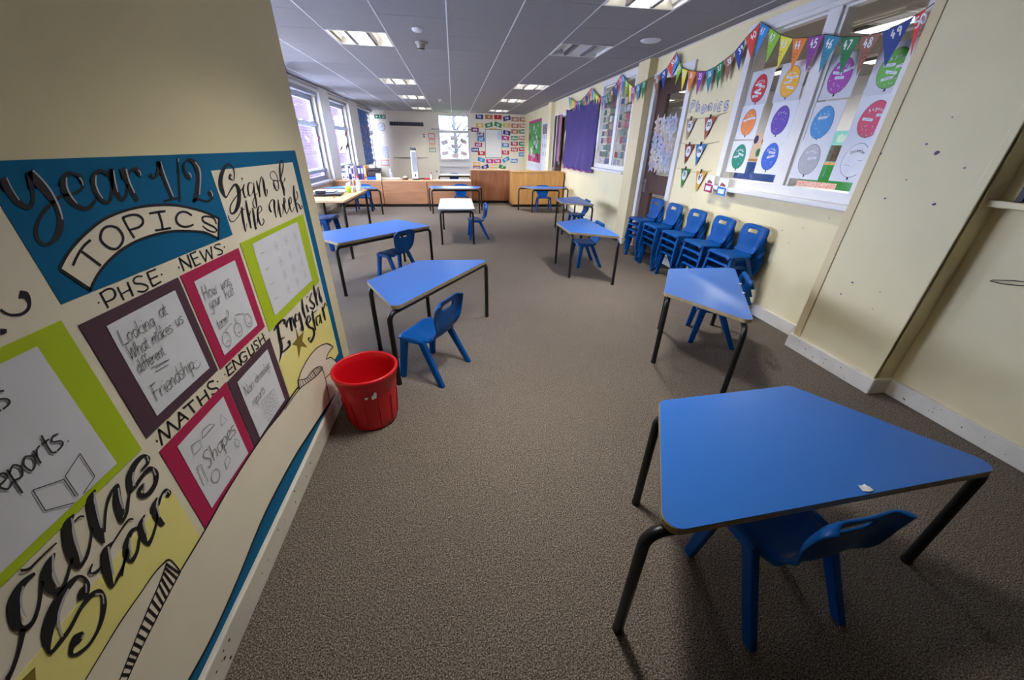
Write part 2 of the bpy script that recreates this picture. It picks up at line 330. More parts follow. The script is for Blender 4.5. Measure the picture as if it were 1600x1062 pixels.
# sticky-tack stains and dents on the pillar and the wall beside it
TACK = mat('purple_sticky_tack', (96, 76, 120), rough=.8); DENT = mat('bare_plaster_dent', (150, 146, 132), rough=.9)
pS = [(2.032, 1.298, .013), (1.756, 1.306, .014), (1.819, 1.347, .008), (1.651, 1.074, .011), (1.895, 1.072, .007), (1.833, 1.175, .005), (1.856, .582, .008), (1.89, .492, .006), (2.038, 1.098, .005), (1.687, .582, .005), (1.609, 1.246, .008), (1.765, 1.463, .005), (1.682, .478, .005)]
fP = lambda u, v, d: (2.44-d, u, v)
for i, (u, v, r) in enumerate(pS):
    MB().prism([(u+r*random.uniform(.5, 1.1)*math.cos(2*PI*k/9), v+r*random.uniform(.4, .9)*math.sin(2*PI*k/9)) for k in range(9)], fP, 0, .001+.001*(i % 2)).build('sticky_tack_mark' if i % 3 else 'tack_mark', TACK if i < 8 else DENT, pil)
chips(bpy.data.objects['wall_right'], fR, 2.2, 4.2, .55, .95, 12, 0, DENT, .004, .009)
chips(bpy.data.objects['wall_right'], fR, 5.8, 9.0, .45, .85, 6, 0, DENT, .004, .009)

# suspended ceiling: every tile in view is a piece, hung between white bars
TS = .612; Y0 = 4.88
cg = struct(MB().box(-2.72, 2.6, -5.0, 15.0, HC+.105, HC+.13).build('ceiling', TILE))
LIGHTS = {(-2, 0): 1, (-2, 5): 1, (-2, 9): 1, (-2, 14): 1, (2, -3): 1, (0, -6): 1, (2, 0): 0, (2, 5): 1, (2, 9): 1, (2, 14): 1}
tile_me = None
for ix in range(-5, 5):
    for iy in range(-4, 17):
        if (ix, iy) in LIGHTS: continue
        x0, x1 = max(ix*TS, -2.68)+.001, min((ix+1)*TS, 2.595)-.001; y0, y1 = Y0+iy*TS+.001, min(Y0+(iy+1)*TS, 14.995)-.001
        if x1-x0 < .05: continue
        full = abs(x1-x0-TS+.002) < .001 and abs(y1-y0-TS+.002) < .001
        if full:
            if tile_me is None:
                h = TS/2-.001; tile_me = MB().hexa([(-h+.003, -h+.003, 0), (h-.003, -h+.003, 0), (h-.003, h-.003, 0), (-h+.003, h-.003, 0)], [(-h, -h, .0025), (h, -h, .0025), (h, h, .0025), (-h, h, .0025)]).mesh('ceiling_tile', TILE)
            o = bpy.data.objects.new('ceiling_tile', tile_me); C.objects.link(o); o.parent = cg
            o.location = ((x0+x1)/2, (y0+y1)/2, HC+random.uniform(-.0003, .0003))
        else:
            o = MB().box(x0, x1, y0, y1, HC, HC+.012).build('ceiling_tile', TILE, cg)
struct(wall_cells(MB(), lambda u, v, d: (u, v, HC+d), -.9, 2.6, -5.0, Y0-4*TS, [(ix*TS, (ix+1)*TS, Y0+iy*TS, Y0+(iy+1)*TS) for ix, iy in LIGHTS if iy < -4], 0, .012).build('ceiling_near', TILE))
for ix in range(-4, 5): MB().box(ix*TS-.006, ix*TS+.006, -5.0 if ix > -1 else 2.1, 15, HC-.002, HC+.02).build('ceiling_bar', TBAR, cg)
for x in (-2.69, 2.59): bevel(MB().box(x-.012, x+.012, 2.1, 15, HC-.004, HC+.02).build('wall_angle', TBAR, cg), .002)
LAMP_M = mat('fluorescent_tube_glow', (255, 250, 238), emit=LAMP, ecol=(1, .965, .90)); PANEL_M = mat('lit_perforated_diffuser', (240, 240, 240), rough=.6, emit=LAMP*1.1, ecol=(1, .975, .93))
OFFT = mat('unlit_tube', (205, 205, 210), rough=.3); REFL = mat('white_reflector', (240, 238, 232), rough=.35); LOUV = mat('grey_louvre', (120, 120, 124), rough=.4, metal=.5)
def make_light(lit, label):
    t = thing('ceiling_light', label, 'ceiling light', group='recessed square ceiling lights')
    h = TS/2-.006
    f = MB()   # frame and open box above it
    for a in ((-h, h, -h, -h+.014), (-h, h, h-.014, h), (-h, -h+.014, -h, h), (h-.014, h, -h, h)): f.box(*a, -.004, .01)
    for a in ((-h, h, -h, -h+.004), (-h, h, h-.004, h), (-h, -h+.004, -h, h), (h-.004, h, -h, h)): f.box(*a, .0, .085)
    f.box(-h, h, -h, h, .085, .09); f.build('housing', REFL, t)
    for s in (-1, 1):
        c0 = s*.2
        rf = MB()
        for k in range(5):   # curved reflector trough
            a0, a1 = PI*k/5, PI*(k+1)/5
            p = [(c0+.075*math.cos(a), .03+.05*math.sin(a)) for a in (a0, a1)]
            rf.add([(p[0][0], -h+.015, p[0][1]), (p[1][0], -h+.015, p[1][1]), (p[1][0], h-.015, p[1][1]), (p[0][0], h-.015, p[0][1])], [(0, 1, 2, 3)], True)
        rf.build('reflector', REFL, t)
        MB().tube([(c0, -h+.02, .05), (c0, h-.02, .05)], .013, 8).build('tube', LAMP_M if lit else OFFT, t)
        MB().hexa([(s*.088, -h+.015, -.002), (s*.122, -h+.015, -.002), (s*.122, h-.015, -.002), (s*.088, h-.015, -.002)], [(s*.1, -h+.015, .05), (s*.11, -h+.015, .05), (s*.11, h-.015, .05), (s*.1, h-.015, .05)]).build('divider', LOUV, t)
    MB().box(-.085, .085, -h+.015, h-.015, .012, .02).build('diffuser', PANEL_M if lit else REFL, t)
    if lit:
        ld = bpy.data.lights.new('lamp', 'AREA'); ld.shape = 'RECTANGLE'; ld.size = .168; ld.size_y = .56; ld.energy = LAMP_W; ld.spread = SPREAD; ld.color = (1, .965, .9)
        lo = bpy.data.objects.new('lamp', ld); C.objects.link(lo); lo.parent = t; lo.location = (0, 0, .006)
    return t
LL = {(-2, 0): 'lit square ceiling light nearest on the left beside the smoke detector', (-2, 5): 'lit square ceiling light, second on the left row', (-2, 9): 'lit square ceiling light, third on the left row', (-2, 14): 'farthest lit ceiling light on the left by the back wall',
      (0, -6): 'unseen ceiling light added above the aisle beside the display board', (2, -3): 'lit square ceiling light nearest the camera cut by the top edge', (2, 0): 'unlit square ceiling light with dark louvres', (2, 5): 'lit square ceiling light beyond the unlit one', (2, 9): 'lit square ceiling light, last but one on the right row', (2, 14): 'farthest lit ceiling light on the right above the word cards'}
lit0 = None
for k, on in LIGHTS.items():
    loc = ((k[0]+.5)*TS, Y0+(k[1]+.5)*TS, HC)
    if on and lit0:
        t = dup(lit0, loc, label=LL[k])
        if k == (0, -6):     # unseen light added out of frame; dimmed and narrowed to balance the foreground
            for ch in t.children:
                if ch.type == 'LIGHT': ch.data = ch.data.copy(); ch.data.energy = LAMP_W*.78; ch.data.spread = R(104)
    else:
        t = make_light(on, LL[k]); t.location = loc
        if on: lit0 = t
# detectors on the ceiling
def ceil_disc(x, y, prof, label, m, name, cat): return tag(MB().lathe(prof, (0, 0, 0), 24).build(name, m, None, (x, y, HC)), label, cat)
ceil_disc(-.29, 4.67, [(0, -.022), (.04, -.022), (.052, -.012), (.055, 0)], 'small flat white call point on the ceiling near the first light', WHITE_PL, 'ceiling_sensor', 'sensor')
sd = thing('smoke_detector', 'beige stepped smoke detector hanging from the ceiling', 'smoke detector', (-.3, 5.2, HC))
DET = mat('beige_plastic', (170, 162, 146), rough=.5)
MB().lathe([(0, -.02), (.055, -.02), (.06, -.012), (.06, 0)]).build('base', DET, sd); MB().lathe([(0, -.075), (.03, -.073), (.036, -.055), (.036, -.045), (.045, -.04), (.045, -.02)]).build('sensor_head', DET, sd); MB().lathe([(.033, -.066), (.038, -.064), (.038, -.058), (.033, -.056)]).build('vent_ring', DARK, sd)
sp_ = dup(sd, (-.257, 10.95, HC), label='far smoke detector with a small disc below it near the back wall')
ceil_disc(2.1, 4.57, [(0, -.012), (.085, -.012), (.1, -.006), (.105, 0)], 'large round flat white ceiling speaker near the right wall', TBAR, 'ceiling_speaker', 'speaker')
ceil_disc(-.25, 11.7, [(0, -.014), (.05, -.012), (.055, 0)], 'small round white disc on the ceiling towards the back window', WHITE_PL, 'ceiling_disc', 'sensor')

# ------------------------------------------------------------------ windows
ALU = mat('grey_aluminium_frame', (158, 166, 186), rough=.4, metal=.3)
def frame_bars(mb, fn, u0, u1, v0, v1, wd, d0, d1):
    for a in ((u0, u1, v0, v0+wd), (u0, u1, v1-wd, v1), (u0, u0+wd, v0+wd, v1-wd), (u1-wd, u1, v0+wd, v1-wd)): mb.prism(rect(*a), fn, d0, d1)
    return mb
def side_window(n, u0, u1, v0, v1, splits=(.78, 1.62)):
    o = struct(frame_bars(MB(), fW, u0, u1, v0, v1, .055, -.13, -.07).build('window_%d' % n, ALU))
    vs = [v0+.05]+[s for s in splits if v0 < s < v1]+[v1-.05]
    for k, (a, b) in enumerate(zip(vs, vs[1:])):
        MB().prism(rect(u0+.05, u1-.05, a, b), fW, -.104, -.098).build('pane', GLASS, o)
        frame_bars(MB(), fW, u0+.06, u1-.06, a+.01, b-.01, .035, -.115, -.075).build('sash', ALU, o)
    for s in vs[1:-1]:
        bevel(MB().prism(rect(u0+.02, u1-.02, s-.03, s+.03), fW, -.13, -.03).build('transom', ALU, o), .005)
        if s > 1.2:
            for q in range(3):
                u = u0+(u1-u0)*(.15+.3*q); bevel(MB().prism(rect(u, u+.13, s+.03, s+.06), fW, -.09, -.02).build('catch', GREY_M, o), .006)
    bevel(MB().prism(rect(u0-.02, u1+.02, v0-.035, v0+.012), fW, -.14, .06).build('window_sill', WHITE_P, o), .006)
    bevel(MB().prism(rect(u0, u1, v1-.01, v1+.07), fW, -.08, .05).build('blind_box', GREYP if n < 9 else WHITE_P, o), .01)
    return o
side_window(1, *LW[0]); side_window(2, *LW[1]); side_window(3, *LW[2]); side_window(7, *LW[3]); side_window(8, *LW[4])
# back window
bw = struct(frame_bars(MB(), fB, -.53, .62, .31, 2.25, .06, -.1, -.02).build('window_4', WHITE_P))
for a, b in ((.31, .6), (.62, .82), (.84, 1.7), (1.74, 2.22)):
    if a > .8: MB().prism(rect(-.48, .57, a, b), fB, -.065, -.06).build('pane', GLASS, bw); frame_bars(MB(), fB, -.475, .565, a+.005, b-.005, .03, -.075, -.04).build('sash', WHITE_P, bw)
    else: bevel(MB().prism(rect(-.48, .57, a, b), fB, -.08, -.05).build('lower_panel', WHITE_P, bw), .004)
for z in (.61, .83, 1.72): bevel(MB().prism(rect(-.5, .6, z-.03, z+.03), fB, -.09, -.01 if z < 1.5 else .02).build('transom', WHITE_P, bw), .005)
rod = thing('curtain_rod', 'thin dark rod across the back window', 'rod'); MB().tube([(-.73, 14.93, 1.78), (.66, 14.93, 1.79)], .009, 8).build('rod', DARK, rod)
for x in (-.7, .64): MB().box(x-.012, x+.012, 14.925, 15.0, 1.77, 1.8).build('bracket', DARK, rod)
for i, (u, v, rz) in enumerate(((-.3, 1.38, 15), (.05, 1.52, 0), (.38, 1.42, -28), (.05, 1.25, -4), (-.3, 1.03, 12), (.06, .95, 0), (.38, 1.03, -18))):
    rm = R(rz); pts = [(u+a*math.cos(rm)-b*math.sin(rm), v+a*math.sin(rm)+b*math.cos(rm)) for a, b in ((-.13, -.07), (.13, -.07), (.13, .07), (-.13, .07))]
    o = tag(MB().prism(pts, fB, -.058, -.056).build('window_card', PAPER), ['white word card tilted at upper left of the back window', 'white word card at top centre of the back window', 'white word card tilted at upper right of the back window', 'white word card in the middle of the back window', 'white word card tilted at lower left of the back window', 'white word card at bottom centre of the back window', 'white word card tilted at lower right of the back window'][i], 'card', 'word cards stuck to the back window')
    MB().prism([(u+a*math.cos(rm)-b*math.sin(rm), v+a*math.sin(rm)+b*math.cos(rm)) for a, b in ((-.07, -.02), (.07, -.02), (.07, .02), (-.07, .02))], fB, -.0555, -.055).build('printed_band', mat('pale_red_print', (246, 206, 200), rough=.7), o)
# right-hand windows: wooden frames with two lights each
def inner_window(n, u0, u1, v0, v1, mull, lite=True):
    o = struct(frame_bars(MB(), fR, u0-.03, u1+.05, v0-.04, v1+.06, .07, -.13, .02).build('window_%d' % n, WHITE_P))
    MB().prism(rect(mull-.05, mull+.05, v0, v1), fR, -.12, .0).build('mullion', WHITE_P, o)
    for a, b in ((u0+.02, mull-.05), (mull+.05, u1-.0)):
        frame_bars(MB(), fR, a, b, v0+.0, v1-.0, .025, -.08, -.02).build('glazing_bead', WHITE_P, o)
        MB().prism(rect(a+.01, b-.01, v0+.01, v1-.01), fR, -.036, -.031).build('pane', GLASS, o)
    bevel(MB().prism(rect(u0-.06, u1+.03, v0-.075, v0-.035), fR, -.02, .075).build('window_sill', WHITE_P, o), .008)
    return o
w6 = inner_window(5, 2.2, 3.6, 1.03, 2.17, 2.866)
MB().prism(rect(2.1, 3.68, 2.19, 2.24), fR, 0, .03).build('head_moulding', WHITE_P, w6)
w7 = inner_window(6, 5.86, 7.17, 1.02, 2.22, 6.5)
# doors
d1 = struct(frame_bars(MB(), fR, 4.43, 5.33, -.2, 2.14, .085, -.13, .025).build('door_1', WHITE_P))
lf = wall_cells(MB(), fR, 4.52, 5.245, .01, 2.05, [(4.6, 5.01, 1.0, 1.895), (4.6, 5.01, .3, .77)], -.07, -.025).build('door_leaf', WOOD_D, d1)
for a, b in ((1.0, 1.895), (.3, .77)): MB().prism(rect(4.6, 5.01, a, b), fR, -.05, -.046).build('pane', GLASS, lf)
hd = MB().tube([fR(5.18, .875, -.03), fR(5.18, .875, .02), fR(5.17, .875, .03), fR(5.07, .87, .03)], .008, 8); hd.prism(rect(5.15, 5.21, .76, .93), fR, -.027, -.02); hd.build('door_handle', GREY_M, lf)
d2 = struct(frame_bars(MB(), fR, 9.34, 10.57, -.2, 2.0, .06, -.13, .02).build('door_2', WHITE_P))
wall_cells(MB(), fR, 9.9, 10.5, .01, 1.93, [(10.02, 10.36, .9, 1.75)], -.1, -.06).build('door_leaf', WOOD_D, d2); MB().prism(rect(9.41, 9.9, .01, 1.93), fR, -.11, -.08).build('side_panel', CREAM_Y, d2)
MB().prism(rect(10.02, 10.36, .9, 1.75), fR, -.09, -.085).build('pane', GLASS, d2); MB().tube([fR(9.95, .95, -.05), fR(9.95, 1.1, -.03)], .01, 8).build('door_handle', GREY_M, d2)
cl = thing('draped_scarves', 'dark and pink scarves hanging beside the far doorway', 'scarves', (0, 0, 0))
for i, (u, rgb) in enumerate(((10.3, (70, 54, 44)), (10.12, (196, 190, 186)), (9.98, (96, 70, 88)), (9.8, (160, 120, 140)))):
    MB().grid(lambda a, b: fR(u+(a-3)*.028+.012*math.sin(b*1.3+i), 1.98-b*(.1 if i % 2 else .115), .03+.018*math.sin(a*1.9+i)+.004*b*.3), 7, 11).build('scarf', mat('scarf_%d' % i, rgb, rough=.9), cl)

# ------------------------------------------------------------------ the room next door, seen through the glass
NEXTW = mat('next_room_white_paint', (214, 216, 222), rough=.6)
struct(MB().box(2.72, 6.1, -.5, 11.5, -.06, 0).build('floor_next_room', CARPET))
struct(MB().box(2.6, 6.1, -.5, 11.5, HC, HC+.05).build('ceiling_next_room', TILE))
struct(MB().box(6.0, 6.1, -.5, 11.5, 0, HC).build('wall_next_room_far', NEXTW)); struct(MB().box(2.72, 6.0, -.6, -.5, 0, HC).build('wall_next_room_near', NEXTW)); struct(MB().box(2.72, 6.0, 11.4, 11.5, 0, HC).build('wall_next_room_end', NEXTW))
dup(lit0, (3.8, 3.5, HC-.022), label='lit ceiling light in the next room seen through the balloon window')
for q, (x, y) in enumerate(((4.9, 2.2), (5.1, 4.6), (3.6, 6.6), (4.9, 9.4))): dup(lit0, (x, y, HC-.022), label='added ceiling light brightening the next room, %s from its near end' % ['first', 'third', 'fourth', 'farthest'][q])  # these and the pair below are added to brighten the next room
dup(lit0, (4.4, 7.6, HC-.022), label='added ceiling light brightening the next room behind the card window'); dup(lit0, (4.6, 5.6, HC-.022), label='added ceiling light brightening the next room behind the dark door')
for o in list(C.objects):      # next-room lamps made stronger and wider to brighten the view through the glass
    if o.type == 'LIGHT' and o.parent.location.x > 3: o.data = o.data.copy(); o.data.energy = LAMP_W*1.15; o.data.spread = R(170)
nbd = thing('creative_board', 'teal display board headed Creative Arts with a green base in the next room', 'display board')
flat(nbd, 'green_backing', rect(4.2, 6.35, .7, 1.12), fN, .004, mat('green_backing', (24, 132, 58), rough=.7)); flat(nbd, 'teal_backing', rect(4.2, 5.92, 1.16, 1.6), fN, .004, mat('teal_pale', (120, 196, 196), rough=.7))
flat(nbd, 'wooden_edge', rect(4.2, 7.7, 1.12, 1.16), fN, .004, WOOD_B)
for i, a in enumerate((4.8, 5.4)): flat(nbd, 'photograph', rect(a, a+.4, 1.17, 1.4), fN, .006, mat('photo_%d' % i, ((52, 48, 52), (92, 84, 58))[i], rough=.5, var=.8, vscale=18))
GING = mat('red_gingham', (206, 110, 112), rough=.8, var=1, rgb2=(238, 220, 216), vscale=60)
for a in (4.35, 5.45): flat(nbd, 'gingham_cloth', rect(a, a+.85, .7, .86), fN, .006, GING)
flat(nbd, 'heading_strip', rect(4.75, 5.75, 1.44, 1.54), fN, .006, mat('heading_strip', (170, 214, 206), rough=.7)); text(MB(), 'Creative Arts', 5.72, 1.46, .05, .014, fN, .0085, flip=-1).build('lettering', PAPER, nbd)
nb2 = thing('balloon_poster', 'poster of numbered party balloons in the next room', 'poster')
flat(nb2, 'sheet', rect(6.75, 7.66, 1.16, 1.62), fN, .004, mat('pale_peach_sheet', (236, 214, 198), rough=.7))
for i, (a, b, k) in enumerate(((7.5, 1.5, 'navy'), (7.28, 1.47, 'brown'), (7.08, 1.52, 'blue'), (6.88, 1.46, 'pink'), (7.35, 1.27, 'green'), (7.05, 1.28, 'plum'))):
    MB().prism([(a+.06*math.cos(q*PI/7), b+.075*math.sin(q*PI/7)) for q in range(14)], fN, .005, .007).build('printed_balloon', ccol(k), nb2)
flat(thing('blue_drape', 'blue cloth covering the low wall in the next room', 'cloth'), 'cloth', rect(6.4, 8.2, .6, 1.1), fN, .012, mat('blue_drape', (32, 84, 172), rough=.7, var=.2, vscale=3, stretch=(1, 6, .5)))

# ------------------------------------------------------------------ outside
struct(MB().box(-30, -2.9, -12, 50, -.5, -.3).build('ground_outside', mat('pale_bounce_paving', (208, 208, 210), rough=.95, var=.1, vscale=2))); struct(MB().box(-2.9, 30, 15.3, 50, -.5, -.3).build('lawn_outside', mat('lawn', (120, 140, 90), rough=.95, var=.3, vscale=5)))  # unseen paving set pale to bounce daylight up onto the ceiling
bo = thing('brick_building', 'lilac grey brick building glimpsed outside the side windows', 'building', (-5.0, 12.5, -.3))
MB().box(-3, 0, 0, 16, 0, 4.2).build('wall', BRICK, bo)
for k in range(4): bevel(MB().box(-.02, .05, 4+k*2.6, 5.4+k*2.6, 1.2, 2.6).build('window', WHITE_P, bo), .01)
def tree(x, y, h, label):
    t = thing('bare_tree', label, 'tree', (x, y, -.3), group='bare trees behind the school')
    bark = mat('bark', (58, 58, 66), rough=.9); tr = MB(); random.seed(int(x*10))
    tr.tube([(0, 0, 0), (.05, 0, h*.3), (-.04, .05, h*.6), (.02, 0, h)], [.12, .1, .06, .015], 7)
    for k in range(40):
        z = h*random.uniform(.2, .95); a = random.uniform(0, 2*PI); l = (h-z)*.5+.5
        p1 = Vector((math.cos(a)*l*.5, math.sin(a)*l*.5, z+l*.35)); p2 = Vector((math.cos(a+.3)*l, math.sin(a+.3)*l, z+l*.8))
        tr.tube([(0, 0, z), p1, p2], [.035, .022, .006], 5)
        for q in range(3):
            b = a+random.uniform(-1.2, 1.2); tr.tube([p1, p1+Vector((math.cos(b)*.5, math.sin(b)*.5, .45))], [.014, .004], 4)
    tr.build('branches', bark, t)
tree(.1, 22, 5.5, 'bare branching tree straight behind the back window'); tree(-2.2, 25, 6, 'bare branching tree to the left behind the back window'); tree(2.0, 27, 6, 'bare branching tree to the right behind the back window')

# ------------------------------------------------------------------ chairs
def smooth(a, b, x): t = max(0, min(1, (x-a)/(b-a))); return t*t*(3-2*t)
def make_chair():
    t = thing('school_chair', '', 'chair')
    # seat: rows from the front lip to the bend
    nu = 13; us = [-1+2*i/(nu-1) for i in range(nu)]
    prof = [(.158, .268, .138), (.156, .284, .15), (.14, .291, .154), (.1, .289, .152), (.05, .286, .147), (0, .283, .14), (-.04, .281, .131), (-.065, .284, .122), (-.082, .294, .115)]
    def seat_p(i, j):
        y, z, hw = prof[j]; u = us[i]; e = abs(u)
        dip = -.01*(1-u*u)*smooth(0, 3, j); flange = -.02*smooth(.86, 1, e)
        return (u*hw, y, z+dip+flange)
    o = MB().grid(seat_p, nu, len(prof)).build('seat', CHAIR, t)
    so = o.modifiers.new('thick', 'SOLIDIFY'); so.thickness = .009; so.offset = 0; ss = o.modifiers.new('round', 'SUBSURF'); ss.levels = 1; ss.render_levels = 1
    # backrest: same lateral grid plus hand slot
    ub = [-1, -.9, -.72, -.5, -.36, -.18, 0, .18, .36, .5, .72, .9, 1]
    rows = [(-.082, .294, .115), (-.092, .31, .112), (-.1, .335, .116), (-.103, .365, .128), (-.104, .4, .141), (-.107, .435, .147), (-.111, .452, .148), (-.116, .484, .146), (-.12, .503, .14), (-.125, .516, .126), (-.131, .521, .108)]
    def back_p(i, j):
        y, z, hw = rows[j]; u = ub[i]; e = abs(u)
        roll = -.03*smooth(.82, 1, e)*smooth(0, 3, j); cup = .010*u*u
        dropc = -.012*smooth(.6, 1, e)*smooth(7, 10, j)
        return (u*hw*1.05, y+roll+cup, z+dropc-.01*(1-u*u)*(1-smooth(0, 2, j)))
    o = MB().grid(back_p, len(ub), len(rows), skip=lambda i, j: 4 <= i <= 7 and j == 6).build('backrest', CHAIR, t)
    so = o.modifiers.new('thick', 'SOLIDIFY'); so.thickness = .010; so.offset = 0; ss = o.modifiers.new('round', 'SUBSURF'); ss.levels = 1; ss.render_levels = 1
    for s in (-1, 1):
        # front leg, rear leg: tapering channels, splayed outwards
        def leg(tx, ty, tz, bx, by, w0, d0, w1, d1):
            a = [(s*bx-w1, by-d1, 0), (s*bx+w1, by-d1, 0), (s*bx+w1, by+d1, 0), (s*bx-w1, by+d1, 0)]
            b = [(s*tx-w0, ty-d0, tz), (s*tx+w0, ty-d0, tz), (s*tx+w0, ty+d0, tz), (s*tx-w0, ty+d0, tz)]
            bevel(MB().hexa(a, b).build('leg', CHAIR, t), .006, 2)
        leg(.143, .112, .282, .164, .143, .0155, .024, .013, .018)
        leg(.140, -.004, .278, .164, -.143, .0155, .023, .013, .019)
        # shoulder under the seat that joins the two legs
        r = MB().hexa([(s*.147-.012, -.02, .255), (s*.147+.012, -.02, .255), (s*.15+.012, .128, .255), (s*.15-.012, .128, .255)], [(s*.136-.012, -.03, .283), (s*.136+.012, -.03, .283), (s*.142+.012, .138, .288), (s*.142-.012, .138, .288)])
        bevel(r.build('leg_shoulder', CHAIR, t), .008, 3)
    return t
chair0 = make_chair(); chair_used = []
def put_chair(x, y, ang, label, group, z=0, scale=None):
    rz = R(ang)-PI/2
    if not chair_used:
        chair_used.append(1); chair0.location = (x, y, z); chair0.rotation_euler = (0, 0, rz); chair0['label'] = label; chair0['group'] = group; return chair0
    return dup(chair0, (x, y, z), rz, label, group, scale)
gT = 'blue moulded chairs at the tables'
put_chair(.95, .57, 94, 'blue moulded plastic chair tucked under the large nearest table', gT)
put_chair(1.917, 2.293, 151.7, 'blue moulded plastic chair tucked under the table in front of the chair stacks', gT)
put_chair(1.572, 4.33, 180, 'blue moulded plastic chair under the middle trapezoid table by the right wall', gT)
put_chair(2.1, 6.36, 178, 'blue moulded plastic chair under the farther trapezoid table by the right wall', gT)
put_chair(1.99, 8.72, -90, 'blue moulded plastic chair behind the table in front of the golden cupboard', gT)
put_chair(-.18, 2.066, 149, 'blue moulded plastic chair standing beside the red bin and trapezoid table', gT)
put_chair(-.65, 3.99, 145, 'blue moulded plastic chair seen from behind at the second table on the left', gT)
put_chair(.33, 5.94, 183, 'blue moulded plastic chair seen from the side at the white table', gT)
put_chair(.12, 8.9, -90, 'blue moulded plastic chair behind the blue table in front of the counter', gT)
put_chair(-1.97, 8.74, -90, 'blue moulded plastic chair behind the blue table near the teacher desk', gT)
put_chair(-1.88, 5.45, -2, 'larger blue moulded chair half hidden by the partition under the teacher desk', gT, scale=1.42)
put_chair(-.02, 12.5, -90, 'small blue chair behind the counter below the back window', gT)
NS = ['nearest the balloon window', 'second from the balloon window', 'in the middle of the five', 'second from the dark door', 'in front of the dark door']
NL = ['bottom', 'second', 'third', 'top']
for i, y in enumerate((2.865, 3.265, 3.7, 4.145, 4.57)):
    for k in range(4):
        put_chair(2.432-.012*k, y+.004*((k*7+i*3) % 3-1), 180, '%s blue chair of the stack %s' % (NL[k], NS[i]), 'stacked blue chairs along the right wall', z=.075*k)

# ------------------------------------------------------------------ tables
def rounded(poly, r, seg=5):
    out = []; n = len(poly)
    for i in range(n):
        p = Vector(poly[i]); a = (Vector(poly[i-1])-p).normalized(); b = (Vector(poly[(i+1) % n])-p).normalized()
        half = a.angle(b)/2; d = r/math.tan(half); c_ = p+(a+b).normalized()*(r/math.sin(half))
        s0 = p+a*d-c_; s1 = p+b*d-c_; a0 = math.atan2(s0.y, s0.x); a1 = math.atan2(s1.y, s1.x); da = (a1-a0+PI) % (2*PI)-PI
        out += [(c_.x+r*math.cos(a0+da*k/seg), c_.y+r*math.sin(a0+da*k/seg)) for k in range(seg+1)]
    return out
def make_table(label, poly, edges, loc, rz, top=BLUE_T, h=.505, edge_m=EDGE, r=.035, group='school tables', leg_r=.0155, ext=.012, inset=.032, cat='table'):
    """edges: list of corner index pairs; each pair carries one bent tube frame: rail plus two legs"""
    t = thing('school_table', label, cat, loc, rz, group)
    P = rounded(poly, r); up = lambda u, v, d: (u, v, d)
    MB().prism([(x*.996, y*.996) for x, y in P], up, h-.0015, h).build('laminate_top', top, t)
    bevel(MB().prism(P, up, h-.024, h-.0012).build('edge_board', edge_m, t), .003, 2)
    cx = sum(p[0] for p in poly)/len(poly); cy = sum(p[1] for p in poly)/len(poly)
    zt = h-.024-leg_r-.002
    for i, j in edges:
        a, b = Vector(poly[i]), Vector(poly[j]); d = (b-a).normalized(); nrm = Vector((-d.y, d.x))
        if nrm.dot(Vector((cx, cy))-a) < 0: nrm = -nrm
        a2, b2 = a+nrm*inset-d*ext, b+nrm*inset+d*ext
        MB().tube([(*(a2+d*.075), zt), (*(b2-d*.075), zt)], leg_r, 8).build('rail', BLACK_M, t)
        for e, s in ((a2, 1), (b2, -1)):
            q = .045; path = [(*(e+d*s*.085), zt), (*(e+d*s*q), zt)]
            for k in range(1, 6):
                an = PI/2*k/6; path.append((*(e+d*s*(q-q*math.sin(an))), zt-q+q*math.cos(an)))
            path += [(*e, zt-q), (*e, .012)]
            lg = MB().tube(path, leg_r, 10).build('leg', BLACK_M, t)
            MB().lathe([(0, 0), (leg_r+.0015, 0), (leg_r+.0015, .014), (leg_r, .016)], (*e, 0), 10).build('foot_cap', BLACK_M, lg)
    return t
def trap(L=1.1, Sh=.555, D=.465): return [(-L/2, -D/2), (L/2, -D/2), (Sh/2, D/2), (-Sh/2, D/2)]
def rct(L, D): return [(-L/2, -D/2), (L/2, -D/2), (L/2, D/2), (-L/2, D/2)]
E2 = [(0, 1), (2, 3)]
make_table('large nearest trapezoid table with a blue top and torn white sticker', trap(), E2, (.974, .741, 0), .053)
make_table('blue trapezoid table standing in front of the stacked chairs', trap(), E2, (1.613, 2.116, 0), 1.016)
make_table('blue trapezoid table third from the camera along the right wall', trap(), E2, (1.412, 4.105, 0), 1.588)
make_table('blue trapezoid table fourth from the camera along the right wall', trap(), E2, (1.956, 6.35, 0), 1.514)
make_table('blue trapezoid table in front of the golden cupboard', trap(), E2, (1.962, 8.483, 0), 3.056)
make_table('blue trapezoid table beside the red bin', trap(), E2, (-.263, 2.498, 0), .993)
make_table('long blue rectangular table second on the left', rct(1.1, .57), E2, (-.884, 4.054, 0), R(45.8))
make_table('narrow white topped table in the middle of the room', rct(1.16, .52), [(3, 0), (1, 2)], (0, 6.03, 0), R(90), top=WHITE_T, edge_m=GREYP, r=.02, ext=-.03, inset=.03)
make_table('blue table in front of the beech counter', [(-.48, -.24), (.48, -.24), (.56, .24), (-.56, .24)], E2, (0, 8.47, 0), 0)
make_table('blue trapezoid table behind the teacher desk', trap(), E2, (-2.08, 8.4, 0), 0)
make_table('low table behind the counter below the back window', rct(.92, .5), E2, (0, 12.25, 0), 0, top=WHITE_T)
make_table('wooden topped teacher desk half hidden by the partition', rct(.68, 1.3), [(3, 0), (1, 2)], (-1.64, 5.42, 0), 0, top=WOOD_T, h=.7, edge_m=WOOD_T, r=.015, leg_r=.018, ext=-.02, inset=.03, cat='desk')

